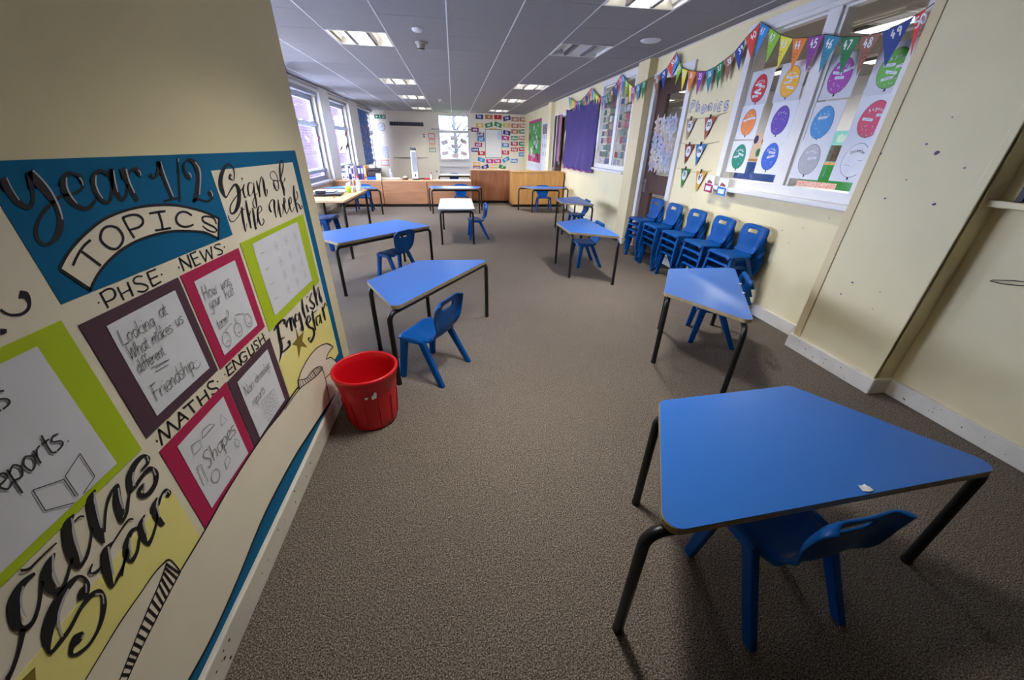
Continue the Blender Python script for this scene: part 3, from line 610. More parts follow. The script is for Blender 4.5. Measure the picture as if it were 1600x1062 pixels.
# ------------------------------------------------------------------ litter bin
bn = thing('litter_bin', 'round red plastic waste bin with a torn white sticker', 'bin', (-.493, 1.617, 0))
prof = [(0, .004), (.112, .004), (.118, .012), (.124, .06), (.136, .2), (.144, .262), (.148, .268), (.149, .3), (.156, .303), (.158, .318), (.15, .325), (.143, .318), (.14, .27), (.13, .19), (.116, .03), (0, .02)]
MB().lathe(prof, seg=48).build('bin_shell', RED_P, bn)
for k in range(12):
    a = 2*PI*k/12; MB().tube([((.1235)*math.cos(a), .1235*math.sin(a), .03), (.137*math.cos(a), .137*math.sin(a), .19)], .0025, 6).build('rib', RED_P, bn)
def bin_sticker(a0, z0, pts):
    MB().add([((.1455+.0008)*math.cos(a0+u/.14)*(1-(.262-z0-v)*.055), (.1455+.0008)*math.sin(a0+u/.14)*(1-(.262-z0-v)*.055), z0+v) for u, v in pts], [tuple(range(len(pts)))]).build('sticker_scrap', STICKER, bn)
bin_sticker(-1.17, .215, [(-.012, 0), (.008, .003), (.013, .03), (.004, .042), (-.003, .025), (-.012, .02)]); bin_sticker(-1.42, .22, [(-.006, 0), (.004, .002), (.01, .016), (0, .012), (-.008, .014)])
for k in range(5): MB().tube([(.03*math.cos(k*2.1), .03*math.sin(k*2.1), .024), (.06*math.cos(k*2.1+.4), .06*math.sin(k*2.1+.4), .05), (.05*math.cos(k*2.1+1), .05*math.sin(k*2.1+1), .03)], [.004, .012, .003], 5).build('bin_liner_fold', RED_P, bn)

# scraps of torn label on tables
def scrap(x, y, label, s=1, rz=0):
    pts = [(-.014, -.005), (-.004, -.011), (.012, -.008), (.015, .003), (.006, .006), (.009, .011), (-.003, .008), (-.012, .009)]
    o = MB(); n = len(pts)
    o.add([(px*s, py*s, .0005+.002*((i*5) % 3)) for i, (px, py) in enumerate(pts)]+[(0, 0, .005*s)], [(i, (i+1) % n, n) for i in range(n)])
    ob = o.build('label_scrap', STICKER, None, (x, y, .5052)); ob.rotation_euler = (0, 0, rz); sm = ob.modifiers.new('t', 'SOLIDIFY'); sm.thickness = .001
    tag(ob, label, 'sticker')
scrap(1.049, .529, 'crumpled white label scrap on the nearest blue table', 1.15); scrap(1.872, 2.1, 'upper white label scrap on the table by the chair stacks', .9, 1); scrap(1.772, 1.937, 'lower white label scrap on the table by the chair stacks', .9, .5)

# ------------------------------------------------------------------ cupboards and counter
def cupboard(name, x0, x1, y0, y1, h, m, label, plinth=.06):
    t = thing(name, label, 'cupboard', ((x0+x1)/2, y0, 0)); w_ = (x1-x0)/2; d = y1-y0
    bevel(MB().box(-w_, w_, .004, d, plinth, h-.022).build('body', m, t), .002); bevel(MB().box(-w_-.012, w_+.012, -.014, d, h-.022, h).build('top', WOOD_T if m is not WOOD_B else WOOD_B, t), .003)
    MB().box(-w_+.02, w_-.02, .04, d, 0, plinth).build('plinth', DARK, t)
    bevel(MB().box(-w_+.004, w_-.004, -.006, .004, plinth+.006, h-.03).build('back_panel', m, t), .002)
    return t
cupboard('low_cupboard', -2.66, -1.645, 9.25, 9.72, .568, WOOD_C, 'left unit of the low beech counter behind the teacher desk')
cupboard('low_cupboard', -1.635, -.65, 9.25, 9.72, .568, WOOD_C, 'middle unit of the low beech counter below the tower fan')
cupboard('low_cupboard', -.64, .36, 9.25, 9.72, .568, WOOD_C, 'right unit of the low beech counter beside the tall reddish cupboard')
cupboard('tall_cupboard', .395, 1.37, 9.85, 10.3, .775, WOOD_A, 'tall reddish beech cupboard below the word cards')
cupboard('tall_cupboard', 1.33, 2.56, 9.15, 9.62, .782, WOOD_B, 'tall golden beech cupboard against the right wall')
rk = thing('black_rack', 'black metal rack glimpsed between the two cupboards', 'rack', (1.42, 10.2, 0))
for x in (0, .05): MB().tube([(x, 0, 0), (x, 0, .7)], .01, 8).build('post', BLACK_M, rk)
for z in (.15, .35, .55, .69): MB().tube([(0, 0, z), (.05, 0, z), (.05, .3, z)], .007, 6).build('bar', BLACK_M, rk)

# ------------------------------------------------------------------ display board on the left partition
TRACE = {
 'year_lettering': [
  [[1449,2481,1468,2488],[1444,2453,1470,2463],[1447,2417,1472,2429],[1461,2395,1479,2408],[1483,2386,1490,2400],[1505,2397,1495,2403],[1523,2422,1511,2423],[1537,2451,1522,2451],[1549,2478,1531,2476],[1560,2498,1538,2496]],
  [[1537,2492,1563,2505],[1542,2462,1574,2477],[1553,2429,1582,2442],[1563,2398,1589,2407],[1564,2371,1588,2376],[1555,2343,1577,2341],[1536,2317,1557,2307],[1512,2295,1523,2281],[1488,2280,1488,2269],[1469,2280,1461,2271],[1463,2294,1450,2290],[1470,2315,1456,2317],[1492,2343,1483,2349],[1521,2365,1515,2374],[1556,2384,1551,2396],[1584,2397,1581,2407],[1611,2408,1611,2418],[1625,2409,1628,2420]],
  [[1625,2410,1628,2419],[1665,2412,1667,2421],[1704,2424,1698,2432],[1727,2445,1712,2445],[1730,2474,1715,2467],[1703,2488,1694,2478],[1673,2487,1676,2476],[1639,2465,1657,2460],[1622,2433,1645,2436],[1620,2401,1644,2410],[1635,2375,1653,2386],[1664,2356,1676,2370],[1699,2356,1698,2369],[1734,2375,1727,2384],[1757,2392,1749,2398]],
  [[1851,2468,1842,2463],[1839,2487,1828,2477],[1805,2489,1808,2475],[1768,2466,1786,2460],[1748,2433,1770,2434],[1744,2402,1767,2409],[1756,2374,1776,2384],[1781,2362,1786,2376],[1816,2378,1803,2384],[1842,2414,1829,2416],[1866,2449,1847,2451],[1891,2486,1868,2487]],
  [[1861,2488,1891,2490],[1849,2456,1879,2458],[1836,2419,1867,2423],[1838,2384,1864,2391],[1854,2364,1868,2377],[1885,2373,1875,2380],[1912,2399,1899,2402],[1931,2425,1916,2427]],
  [[1920,2487,1953,2492],[1913,2445,1946,2451],[1915,2403,1945,2409],[1921,2367,1950,2372],[1922,2352,1945,2355]],
  [[1941,2443,1934,2445],[1962,2464,1955,2467],[1988,2476,1986,2486],[1999,2473,2019,2487],[2002,2462,2032,2470],[2006,2451,2024,2453]],
  [[2084,2461,2096,2454],[2068,2448,2087,2450],[2080,2434,2089,2444],[2108,2438,2102,2446],[2140,2456,2124,2461],[2164,2482,2143,2484],[2183,2507,2154,2508]],
  [[2151,2504,2186,2509],[2146,2459,2181,2464],[2141,2407,2176,2412],[2145,2368,2177,2372],[2144,2342,2173,2344]],
  [[2090,2331,2093,2340],[2146,2332,2148,2341],[2197,2333,2199,2342]],
  [[2312,2520,2323,2520],[2276,2463,2291,2463],[2238,2398,2256,2397],[2195,2320,2211,2318]],
  [[2356,2415,2345,2410],[2350,2433,2315,2423],[2334,2455,2316,2453],[2349,2486,2336,2489],[2390,2501,2391,2512],[2411,2491,2441,2505],[2419,2465,2473,2473],[2408,2427,2455,2425],[2377,2388,2416,2381],[2337,2344,2373,2335],[2299,2307,2322,2299]],
  [[2306,2300,2305,2317],[2348,2307,2354,2319],[2383,2296,2391,2305],[2436,2286,2436,2298],[2496,2303,2473,2311],[2507,2338,2478,2332],[2460,2339,2484,2333],[2460,2314,2479,2314]],
 ],
 'year_highlights': [
  [[1468,2484,1472,2486],[1465,2450,1469,2452],[1467,2417,1471,2418]],
  [[1559,2499,1565,2502],[1574,2467,1580,2470],[1582,2429,1589,2431],[1579,2378,1587,2380],[1569,2339,1575,2340]],
  [[1663,2471,1669,2471],[1646,2439,1653,2440],[1645,2406,1652,2408],[1655,2381,1659,2383]],
  [[1713,2466,1720,2469],[1717,2453,1724,2455],[1713,2439,1718,2439]],
  [[1789,2471,1795,2470],[1770,2442,1777,2442],[1764,2410,1771,2412],[1770,2385,1775,2386]],
  [[1882,2484,1889,2485],[1865,2445,1873,2446],[1854,2401,1860,2402]],
  [[1948,2484,1956,2485],[1936,2435,1945,2437],[1938,2388,1945,2389]],
  [[2013,2476,2019,2479],[2019,2465,2027,2466],[2013,2453,2018,2453]],
  [[2174,2504,2181,2505],[2166,2451,2176,2453],[2164,2382,2174,2383],[2167,2346,2175,2347]],
  [[2311,2516,2317,2515],[2300,2498,2306,2498]],
  [[2434,2492,2445,2494],[2449,2458,2464,2460],[2429,2412,2441,2411],[2372,2333,2380,2332]],
  [[2349,2447,2357,2449],[2359,2432,2369,2434],[2355,2419,2360,2419]],
  [[2483,2342,2493,2344],[2489,2324,2501,2325],[2483,2310,2489,2309]],
 ],
 'topics_outline': [
  [[1475,2186,1469,2194],[1533,2227,1528,2235],[1614,2266,1610,2276],[1717,2303,1715,2313],[1817,2320,1818,2330],[1927,2325,1931,2336],[2044,2318,2050,2330],[2169,2299,2178,2310],[2295,2262,2307,2272],[2397,2221,2411,2230],[2472,2183,2485,2191]],
  [[2468,2194,2486,2190],[2429,2139,2447,2135],[2392,2086,2409,2081]],
  [[2413,2089,2402,2082],[2315,2146,2304,2137],[2199,2178,2192,2169],[2076,2202,2071,2192],[1960,2211,1958,2201],[1850,2208,1850,2198],[1749,2193,1751,2182],[1661,2166,1665,2156],[1596,2136,1602,2127],[1555,2110,1562,2102],[1526,2087,1534,2079]],
  [[1541,2088,1529,2081],[1506,2142,1495,2135],[1474,2192,1463,2186]],
 ],
 'topics_lettering': [
  [[1523,2182,1517,2189],[1557,2209,1551,2216],[1599,2234,1594,2242],[1637,2248,1634,2257]],
  [[1573,2220,1583,2225],[1594,2187,1605,2193],[1617,2151,1628,2157]],
  [[1747,2278,1754,2287],[1768,2266,1781,2272],[1775,2239,1789,2239],[1762,2218,1772,2212],[1730,2202,1731,2192],[1706,2206,1696,2198],[1687,2227,1674,2222],[1684,2248,1671,2249],[1704,2270,1696,2277],[1727,2279,1727,2289],[1747,2278,1754,2287]],
  [[1816,2303,1829,2306],[1819,2260,1831,2263],[1827,2214,1840,2217]],
  [[1820,2298,1822,2308],[1863,2302,1866,2312],[1899,2296,1909,2305],[1913,2280,1929,2283],[1905,2266,1914,2258],[1874,2257,1874,2247],[1826,2256,1824,2248]],
  [[1971,2292,1974,2301],[2027,2290,2031,2300],[2076,2286,2080,2296]],
  [[2023,2292,2039,2293],[2017,2253,2033,2253],[2006,2218,2021,2217]],
  [[1962,2217,1966,2227],[2015,2212,2019,2222],[2068,2208,2071,2218]],
  [[2259,2246,2246,2239],[2223,2270,2213,2261],[2173,2276,2174,2266],[2128,2258,2141,2252],[2115,2229,2132,2232],[2139,2202,2152,2211],[2190,2191,2193,2202],[2240,2194,2240,2203]],
  [[2439,2165,2426,2164],[2437,2200,2421,2195],[2382,2222,2374,2213],[2329,2224,2338,2215],[2317,2198,2335,2202],[2355,2172,2370,2180],[2393,2151,2409,2157],[2407,2134,2423,2131],[2388,2132,2381,2124],[2342,2154,2330,2148],[2311,2181,2301,2177]],
 ],
 'caption_lettering': [
  [[1535,2029,1539,2035],[1541,2026,1545,2033]],
  [[1562,2064,1571,2065],[1562,1997,1571,1998]],
  [[1566,2055,1565,2062],[1596,2061,1597,2068],[1619,2055,1625,2060],[1621,2039,1631,2037],[1609,2027,1614,2020],[1590,2024,1589,2017],[1566,2025,1565,2019]],
  [[1644,2057,1652,2057],[1642,1999,1651,1999]],
  [[1698,2060,1707,2060],[1692,1998,1702,1998]],
  [[1650,2022,1650,2028],[1702,2025,1702,2032]],
  [[1790,2060,1786,2054],[1761,2068,1761,2061],[1733,2061,1740,2056],[1731,2040,1739,2045],[1761,2027,1767,2033],[1783,2010,1792,2014],[1780,2002,1785,1996],[1757,2000,1754,1993],[1730,2012,1726,2006]],
  [[1814,2065,1825,2065],[1811,1998,1821,1998]],
  [[1819,2060,1819,2067],[1875,2060,1875,2068]],
  [[1816,2030,1817,2036],[1869,2029,1869,2036]],
  [[1815,1996,1814,2004],[1875,1999,1874,2007]],
  [[1887,2029,1891,2036],[1896,2026,1900,2033]],
  [[2011,2026,2015,2034],[2020,2023,2025,2031]],
  [[2039,2071,2051,2071],[2036,2002,2047,2002]],
  [[2039,2065,2050,2069],[2096,2003,2107,2007]],
  [[2104,2069,2116,2068],[2098,2000,2110,1999]],
  [[2126,2070,2138,2070],[2129,1999,2141,1999]],
  [[2132,2063,2132,2070],[2183,2063,2183,2071]],
  [[2135,2034,2136,2041],[2183,2033,2183,2040]],
  [[2133,1997,2133,2005],[2184,1998,2183,2005]],
  [[2205,2064,2216,2065],[2223,1997,2235,1998]],
  [[2232,1996,2222,1999],[2276,2056,2266,2059]],
  [[2263,2056,2274,2058],[2286,1995,2298,1996]],
  [[2295,1994,2284,1996],[2323,2060,2312,2062]],
  [[2412,2057,2410,2050],[2366,2063,2368,2056],[2340,2049,2353,2050],[2370,2031,2379,2036],[2395,2015,2408,2017],[2389,2005,2395,1997],[2347,2007,2347,1999]],
  [[2428,2027,2433,2035],[2440,2024,2445,2032]],
  [[2014,1377,2019,1384],[2023,1371,2028,1378]],
  [[2051,1417,2065,1412],[2041,1349,2054,1344]],
  [[2053,1403,2048,1413],[2113,1404,2108,1414]],
  [[2054,1376,2050,1385],[2109,1374,2104,1384]],
  [[2048,1346,2044,1357],[2110,1341,2106,1352]],
  [[2121,1419,2134,1414],[2115,1345,2128,1340]],
  [[2121,1413,2132,1416],[2179,1339,2191,1342]],
  [[2195,1415,2209,1409],[2181,1338,2195,1332]],
  [[2276,1394,2276,1384],[2225,1410,2232,1399],[2193,1385,2207,1379],[2212,1342,2220,1348],[2263,1334,2252,1345],[2271,1365,2260,1361],[2230,1374,2233,1363]],
  [[2296,1410,2311,1405],[2300,1335,2315,1330]],
  [[2308,1331,2302,1341],[2361,1330,2355,1341]],
  [[2349,1400,2365,1396],[2355,1334,2371,1330]],
  [[2431,1396,2434,1385],[2390,1402,2400,1392],[2382,1379,2395,1379],[2410,1357,2423,1358],[2414,1345,2426,1335],[2380,1347,2386,1336]],
  [[2447,1405,2462,1401],[2451,1334,2466,1329]],
  [[2507,1405,2523,1401],[2514,1332,2530,1328]],
  [[2459,1362,2453,1372],[2522,1362,2516,1372]],
  [[2527,1376,2531,1382],[2537,1371,2541,1377]],
  [[1454,1384,1458,1391],[1461,1377,1465,1385]],
  [[1475,1343,1466,1350],[1500,1422,1490,1428]],
  [[1490,1423,1499,1425],[1518,1343,1528,1345]],
  [[1527,1340,1518,1346],[1557,1419,1547,1425]],
  [[1546,1419,1556,1422],[1579,1339,1589,1340]],
  [[1598,1338,1588,1346],[1634,1411,1624,1419]],
  [[1622,1414,1633,1416],[1655,1340,1666,1342]],
  [[1607,1366,1605,1376],[1653,1363,1650,1373]],
  [[1661,1406,1658,1417],[1743,1400,1740,1412]],
  [[1692,1415,1705,1413],[1705,1344,1718,1342]],
  [[1764,1409,1777,1405],[1765,1341,1778,1337]],
  [[1827,1406,1840,1402],[1829,1337,1843,1332]],
  [[1771,1367,1768,1378],[1835,1365,1831,1377]],
  [[1923,1406,1922,1395],[1884,1421,1888,1409],[1858,1406,1871,1401],[1874,1371,1882,1378],[1915,1349,1923,1356],[1918,1338,1929,1327],[1891,1338,1892,1326],[1866,1353,1863,1343]],
  [[1939,1378,1943,1386],[1948,1372,1953,1379]],
 ],
 'sign_lettering': [
  [[2763,2376,2752,2372],[2745,2393,2718,2391],[2759,2405,2752,2416],[2758,2398,2770,2400]],
  [[2774,2372,2764,2374],[2808,2410,2793,2410],[2815,2453,2797,2449],[2767,2474,2764,2463],[2690,2453,2715,2441],[2630,2415,2669,2407],[2591,2371,2638,2369],[2585,2324,2630,2329],[2619,2286,2628,2296],[2684,2312,2675,2317],[2752,2341,2740,2349],[2764,2343,2791,2355],[2770,2320,2818,2323],[2754,2283,2799,2278],[2717,2242,2760,2231],[2669,2208,2693,2195],[2635,2197,2629,2187],[2629,2210,2613,2211],[2657,2242,2646,2246],[2722,2270,2714,2275],[2800,2300,2793,2304],[2853,2319,2846,2323],[2884,2336,2878,2339]],
  [[2879,2343,2890,2341],[2836,2312,2860,2311],[2836,2259,2853,2266],[2906,2284,2899,2288]],
  [[2866,2373,2873,2383],[2885,2372,2892,2382]],
  [[2994,2341,2987,2335],[2945,2348,2956,2342],[2900,2311,2924,2309],[2903,2262,2915,2268],[2975,2288,2964,2290],[3017,2339,3022,2347],[2975,2288,3001,2286],[2962,2227,2987,2225],[2947,2189,2961,2185],[2931,2187,2918,2184],[2929,2216,2915,2218],[2969,2247,2962,2250],[3032,2271,3026,2274]],
  [[3056,2350,3069,2350],[3041,2301,3072,2301],[3050,2239,3033,2245],[3096,2318,3084,2320],[3160,2366,3150,2372],[3146,2339,3179,2340],[3126,2271,3159,2271],[3137,2232,3147,2239],[3187,2261,3172,2263],[3189,2284,3173,2284]],
  [[3347,2330,3335,2326],[3306,2351,3294,2350],[3317,2382,3307,2384],[3369,2393,3376,2397],[3403,2365,3417,2366],[3402,2320,3416,2320],[3375,2271,3395,2268],[3351,2259,3335,2253],[3339,2293,3304,2292],[3348,2328,3338,2333],[3408,2317,3409,2322],[3451,2326,3445,2330]],
  [[3461,2321,3450,2323],[3534,2368,3512,2372],[3598,2425,3574,2426],[3601,2465,3582,2461],[3538,2458,3556,2455],[3480,2401,3517,2400],[3450,2327,3487,2327],[3449,2256,3481,2256],[3450,2200,3470,2204],[3498,2241,3482,2242],[3495,2301,3482,2302],[3547,2313,3529,2318],[3563,2335,3544,2336]],
  [[2583,2189,2591,2188],[2577,2164,2587,2166],[2606,2144,2608,2149],[2664,2154,2659,2158],[2733,2183,2725,2186],[2759,2209,2774,2217],[2733,2178,2760,2175],[2716,2120,2743,2118],[2718,2061,2727,2068],[2768,2107,2760,2109]],
  [[2737,2211,2741,2214],[2787,2190,2794,2195]],
  [[2834,2246,2850,2245],[2809,2196,2840,2194],[2796,2132,2827,2130],[2789,2070,2807,2069]],
  [[2813,2130,2805,2132],[2861,2168,2852,2171],[2889,2186,2904,2188],[2866,2136,2896,2133],[2847,2050,2869,2051],[2906,2087,2895,2090],[2944,2135,2932,2137]],
  [[2948,2136,2942,2139],[3021,2155,3009,2158],[3019,2187,3007,2183],[2965,2181,2985,2176],[2923,2132,2951,2129],[2923,2077,2947,2077],[2962,2056,2959,2064],[3009,2080,2996,2083],[3001,2102,2989,2102]],
  [[3167,2121,3143,2119],[3157,2143,3123,2144],[3162,2174,3148,2177],[3216,2198,3209,2204],[3232,2192,3266,2192],[3204,2139,3237,2136],[3205,2070,3218,2076],[3277,2117,3266,2119],[3334,2188,3320,2194],[3288,2132,3323,2130],[3284,2059,3303,2065],[3372,2103,3357,2106],[3386,2151,3370,2152]],
  [[3414,2137,3402,2140],[3461,2165,3442,2167],[3440,2195,3450,2188],[3399,2160,3430,2157],[3385,2112,3417,2111],[3416,2065,3418,2072],[3490,2104,3478,2107]],
  [[3492,2120,3484,2125],[3568,2138,3550,2142],[3580,2183,3562,2180],[3508,2166,3540,2161],[3490,2109,3524,2108],[3527,2063,3532,2071],[3605,2094,3594,2098]],
  [[3683,2263,3711,2261],[3635,2194,3680,2191],[3622,2130,3667,2128],[3627,2044,3654,2042]],
  [[3651,2127,3638,2131],[3738,2170,3720,2172],[3737,2212,3715,2212]],
  [[3648,2119,3659,2123],[3692,2099,3718,2103],[3711,2060,3743,2066],[3778,2063,3757,2067],[3775,2089,3755,2090]],
 ],
 'english_star_lettering': [
  [[2724,1361,2753,1349],[2694,1284,2734,1268],[2678,1199,2717,1179],[2635,1139,2652,1128],[2596,1112,2600,1108]],
  [[2669,1342,2658,1354],[2739,1349,2722,1369],[2825,1352,2817,1368],[2845,1346,2876,1341],[2822,1328,2857,1310]],
  [[2710,1240,2706,1251],[2786,1227,2782,1236]],
  [[2664,1148,2659,1159],[2745,1134,2737,1148],[2838,1125,2815,1144],[2846,1171,2814,1173],[2797,1176,2810,1162]],
  [[2875,1273,2852,1283],[2892,1293,2859,1311],[2920,1313,2904,1326],[2934,1326,2968,1317],[2913,1222,2944,1210]],
  [[2933,1263,2919,1271],[3001,1306,2990,1319],[2982,1270,3021,1259],[2996,1207,3019,1200]],
  [[3126,1275,3118,1270],[3055,1310,3072,1297],[3023,1255,3055,1250],[3104,1238,3088,1249],[3127,1294,3148,1294],[3112,1211,3151,1197],[3106,1131,3133,1117],[3094,1143,3077,1151],[3153,1181,3141,1189]],
  [[3245,1369,3271,1360],[3203,1287,3248,1272],[3215,1197,3241,1188]],
  [[3298,1293,3326,1286],[3302,1217,3338,1207]],
  [[3358,1342,3366,1352],[3383,1332,3390,1343]],
  [[3482,1342,3505,1330],[3403,1302,3436,1292],[3469,1225,3503,1216],[3437,1205,3446,1188],[3382,1242,3368,1237]],
  [[3563,1387,3594,1379],[3537,1307,3591,1292],[3537,1189,3573,1177]],
  [[3560,1250,3544,1258],[3681,1320,3680,1332],[3631,1233,3683,1218],[3684,1154,3675,1170],[3714,1214,3695,1221]],
  [[3272,1123,3252,1138],[3336,1133,3305,1147],[3298,1192,3305,1180],[3207,1168,3255,1147],[3235,1093,3273,1089],[3299,1044,3345,1034],[3284,996,3328,969],[3194,977,3209,949],[3190,1005,3165,1018],[3223,993,3218,1005]],
  [[3390,1193,3419,1182],[3355,1097,3401,1080],[3357,1005,3382,995]],
  [[3370,1162,3363,1172],[3504,1146,3496,1156]],
  [[3525,1090,3537,1076],[3434,1102,3463,1086],[3418,1022,3451,1019],[3520,1021,3498,1033],[3538,1090,3564,1090],[3531,995,3561,984]],
  [[3636,1130,3669,1120],[3628,1050,3681,1032],[3640,981,3669,970]],
  [[3658,1072,3640,1083],[3766,1114,3743,1132],[3762,1087,3796,1080]],
 ],
 'maths_star_lettering': [
  [[886,1366,885,1354],[854,1378,854,1354],[817,1369,826,1331],[787,1333,804,1300],[769,1277,789,1268],[780,1232,788,1252],[804,1227,803,1245],[831,1245,828,1258],[861,1278,857,1289],[887,1313,880,1326]],
  [[952,1363,953,1356],[918,1360,927,1327],[886,1333,906,1302],[874,1276,899,1268],[886,1233,893,1257],[918,1235,915,1250],[952,1262,948,1273],[978,1287,974,1297]],
  [[866,1402,870,1411],[882,1383,884,1393],[906,1383,906,1391],[944,1383,944,1390],[973,1380,973,1386]],
  [[779,1256,785,1237],[748,1217,752,1203],[713,1186,715,1172],[685,1175,686,1154]],
  [[1057,1420,1059,1414],[1017,1419,1032,1388],[985,1364,1009,1338],[967,1303,995,1283],[966,1241,982,1253],[998,1237,995,1253],[1031,1260,1027,1271],[1077,1314,1073,1322]],
  [[1045,1392,1045,1398],[1066,1389,1067,1396],[1074,1376,1078,1383]],
  [[1153,1432,1155,1425],[1113,1424,1129,1400],[1085,1366,1113,1342],[1067,1304,1098,1282],[1066,1233,1075,1227]],
  [[1096,1258,1091,1267],[1148,1329,1143,1338],[1192,1362,1187,1375],[1210,1375,1229,1374],[1180,1335,1206,1309],[1161,1286,1189,1259],[1156,1230,1169,1245],[1194,1237,1188,1251],[1237,1287,1231,1297],[1250,1300,1245,1309]],
  [[1329,1335,1328,1343],[1371,1333,1365,1348],[1391,1355,1375,1361],[1371,1391,1369,1377],[1319,1398,1327,1371],[1268,1371,1286,1344],[1240,1306,1258,1299],[1275,1296,1271,1311],[1329,1305,1325,1324],[1363,1298,1370,1319],[1369,1279,1388,1267],[1345,1246,1356,1223],[1299,1238,1302,1212],[1281,1253,1264,1243],[1283,1265,1274,1284],[1314,1274,1311,1285]],
  [[912,1143,911,1151],[939,1127,931,1174],[964,1154,954,1172],[967,1197,958,1195],[952,1228,950,1212],[913,1239,915,1208],[865,1232,872,1187],[825,1207,837,1160],[792,1166,806,1132],[774,1094,784,1102],[812,1083,812,1102],[852,1087,851,1105],[904,1106,902,1124],[944,1103,945,1127],[963,1089,976,1096],[954,1059,967,1038],[925,1017,932,995],[889,989,891,972],[849,982,849,967],[816,1002,813,986],[811,1013,801,1020],[822,1023,818,1049],[842,1016,841,1062],[863,1024,863,1042]],
  [[1094,1205,1095,1196],[1051,1213,1066,1177],[1014,1149,1039,1118],[998,1059,1013,1060],[1038,1056,1034,1073],[1082,1078,1078,1091],[1120,1112,1115,1124]],
  [[1005,1210,1007,1203],[981,1194,988,1187],[995,1162,998,1175],[1022,1159,1021,1168]],
  [[1088,1193,1086,1201],[1132,1202,1130,1211],[1180,1210,1179,1219],[1196,1192,1199,1203]],
  [[1197,1153,1196,1141],[1164,1173,1169,1152],[1119,1151,1132,1123],[1092,1105,1109,1088],[1103,1050,1105,1072],[1145,1062,1139,1078],[1180,1101,1173,1113]],
  [[1241,1168,1244,1160],[1198,1158,1210,1138],[1176,1098,1200,1081],[1185,1033,1192,1057],[1226,1046,1220,1062],[1269,1080,1262,1091],[1289,1112,1283,1120]],
  [[1322,1177,1325,1169],[1279,1167,1295,1145],[1263,1111,1290,1096],[1269,1044,1290,1036]],
  [[1315,1133,1311,1142],[1347,1157,1342,1169],[1374,1155,1377,1168],[1375,1144,1390,1129],[1356,1143,1364,1119]],
  [[1088,1101,1093,1091],[1046,1057,1050,1047]],
 ],
 'maths_star_highlights': [
  [[846,1361,848,1355],[822,1335,825,1328],[806,1299,810,1294],[802,1269,804,1267]],
  [[945,1365,948,1360],[918,1322,923,1315],[905,1276,911,1272],[904,1247,907,1246]],
  [[1043,1415,1047,1412],[1016,1348,1022,1342],[988,1257,993,1252]],
  [[1143,1428,1147,1424],[1113,1361,1120,1355],[1091,1290,1097,1285]],
  [[1216,1363,1221,1359],[1196,1316,1203,1310],[1187,1275,1191,1271]],
  [[1379,1372,1384,1369],[1373,1345,1378,1342]],
  [[1297,1364,1303,1356],[1277,1342,1285,1334],[1272,1310,1276,1307]],
  [[1372,1302,1378,1299],[1366,1266,1372,1263]],
  [[1308,1284,1313,1279],[1292,1258,1298,1251]],
  [[914,1219,915,1211],[878,1202,880,1191],[843,1167,847,1158],[820,1102,824,1097]],
  [[953,1101,956,1106],[965,1076,970,1074],[951,1042,954,1038]],
  [[954,1173,957,1167],[938,1144,941,1139]],
  [[860,1031,860,1023],[847,1028,848,1022]],
  [[1071,1207,1077,1201],[1051,1158,1057,1150],[1027,1097,1033,1090]],
  [[1148,1151,1151,1145],[1124,1123,1130,1115],[1114,1079,1119,1074]],
  [[1228,1162,1232,1157],[1208,1125,1215,1118],[1200,1085,1205,1081]],
  [[1310,1166,1315,1161],[1291,1124,1298,1117],[1282,1091,1287,1087]],
  [[1378,1157,1382,1155],[1376,1135,1381,1132]],
 ],
 'scroll_outlines': [
  [[2464,755,2457,765],[2553,753,2546,763],[2763,737,2756,748],[2946,685,2941,696],[3109,635,3102,648],[3277,606,3267,619]],
  [[2791,813,2780,823],[2883,845,2872,855],[3075,863,3065,874],[3292,842,3285,853],[3502,772,3501,784],[3596,717,3610,720],[3671,644,3688,643]],
  [[3674,650,3686,638],[3512,667,3525,655],[3419,641,3433,630]],
  [[3427,630,3425,641],[3559,576,3570,580],[3668,444,3688,440]],
  [[2785,814,2786,822],[2923,740,2919,750],[3070,722,3063,734],[3208,680,3206,691],[3279,632,3294,631],[3263,618,3281,606]],
  [[2773,829,2790,819],[2750,751,2768,740]],
  [[3273,629,3289,621],[3286,498,3302,489],[3240,214,3256,203]],
  [[3298,488,3290,500],[3439,454,3430,467]],
  [[3242,214,3251,200],[3105,248,3114,235]],
  [[3419,211,3443,184],[2709,312,2724,290],[2341,358,2352,338],[1854,365,1862,348],[1449,304,1453,289],[1177,280,1180,266],[985,297,986,285]],
  [[2743,780,2757,763],[2074,816,2081,802],[1687,811,1692,799],[1453,789,1457,778],[1231,776,1233,766]],
  [[1206,897,1207,886],[1143,913,1144,905],[1054,913,1055,906],[947,912,947,905],[844,899,845,893],[780,890,780,884]],
  [[1201,890,1203,900],[1213,877,1219,882],[1220,847,1227,845],[1224,766,1230,763]],
  [[1200,887,1203,880],[1137,853,1140,845],[1028,814,1030,806],[924,770,925,763],[835,730,836,723]],
  [[1226,772,1228,763],[1128,757,1130,749],[1034,738,1036,730],[932,716,933,709],[848,690,849,683]],
 ],
 'partial_letter': [
  [[1305,2140,1323,2162],[1317,2136,1340,2148],[1321,2121,1332,2118],[1308,2105,1312,2096],[1285,2099,1282,2090],[1259,2109,1253,2103],[1247,2131,1241,2126]],
  [[1204,2059,1213,2078],[1222,2059,1227,2070]],
 ],
}
bd = thing('topics_board', 'hand lettered Year 1/2 topics display board on the partition wall', 'display board', (0, 0, 0))
def sheet(name, u0, u1, v0, v1, d, m, th=.0008):
    return MB().prism(rect(u0, u1, v0, v1), fL, d, d+th).build(name, m, bd)
bevel(MB().prism(rect(.03, 1.965, .1, 1.266), fL, .0, .004).build('teal_backing', TEAL, bd), .001)
sheet('cream_backing', .1, 1.9, .34, 1.221, .004, BCREAM)
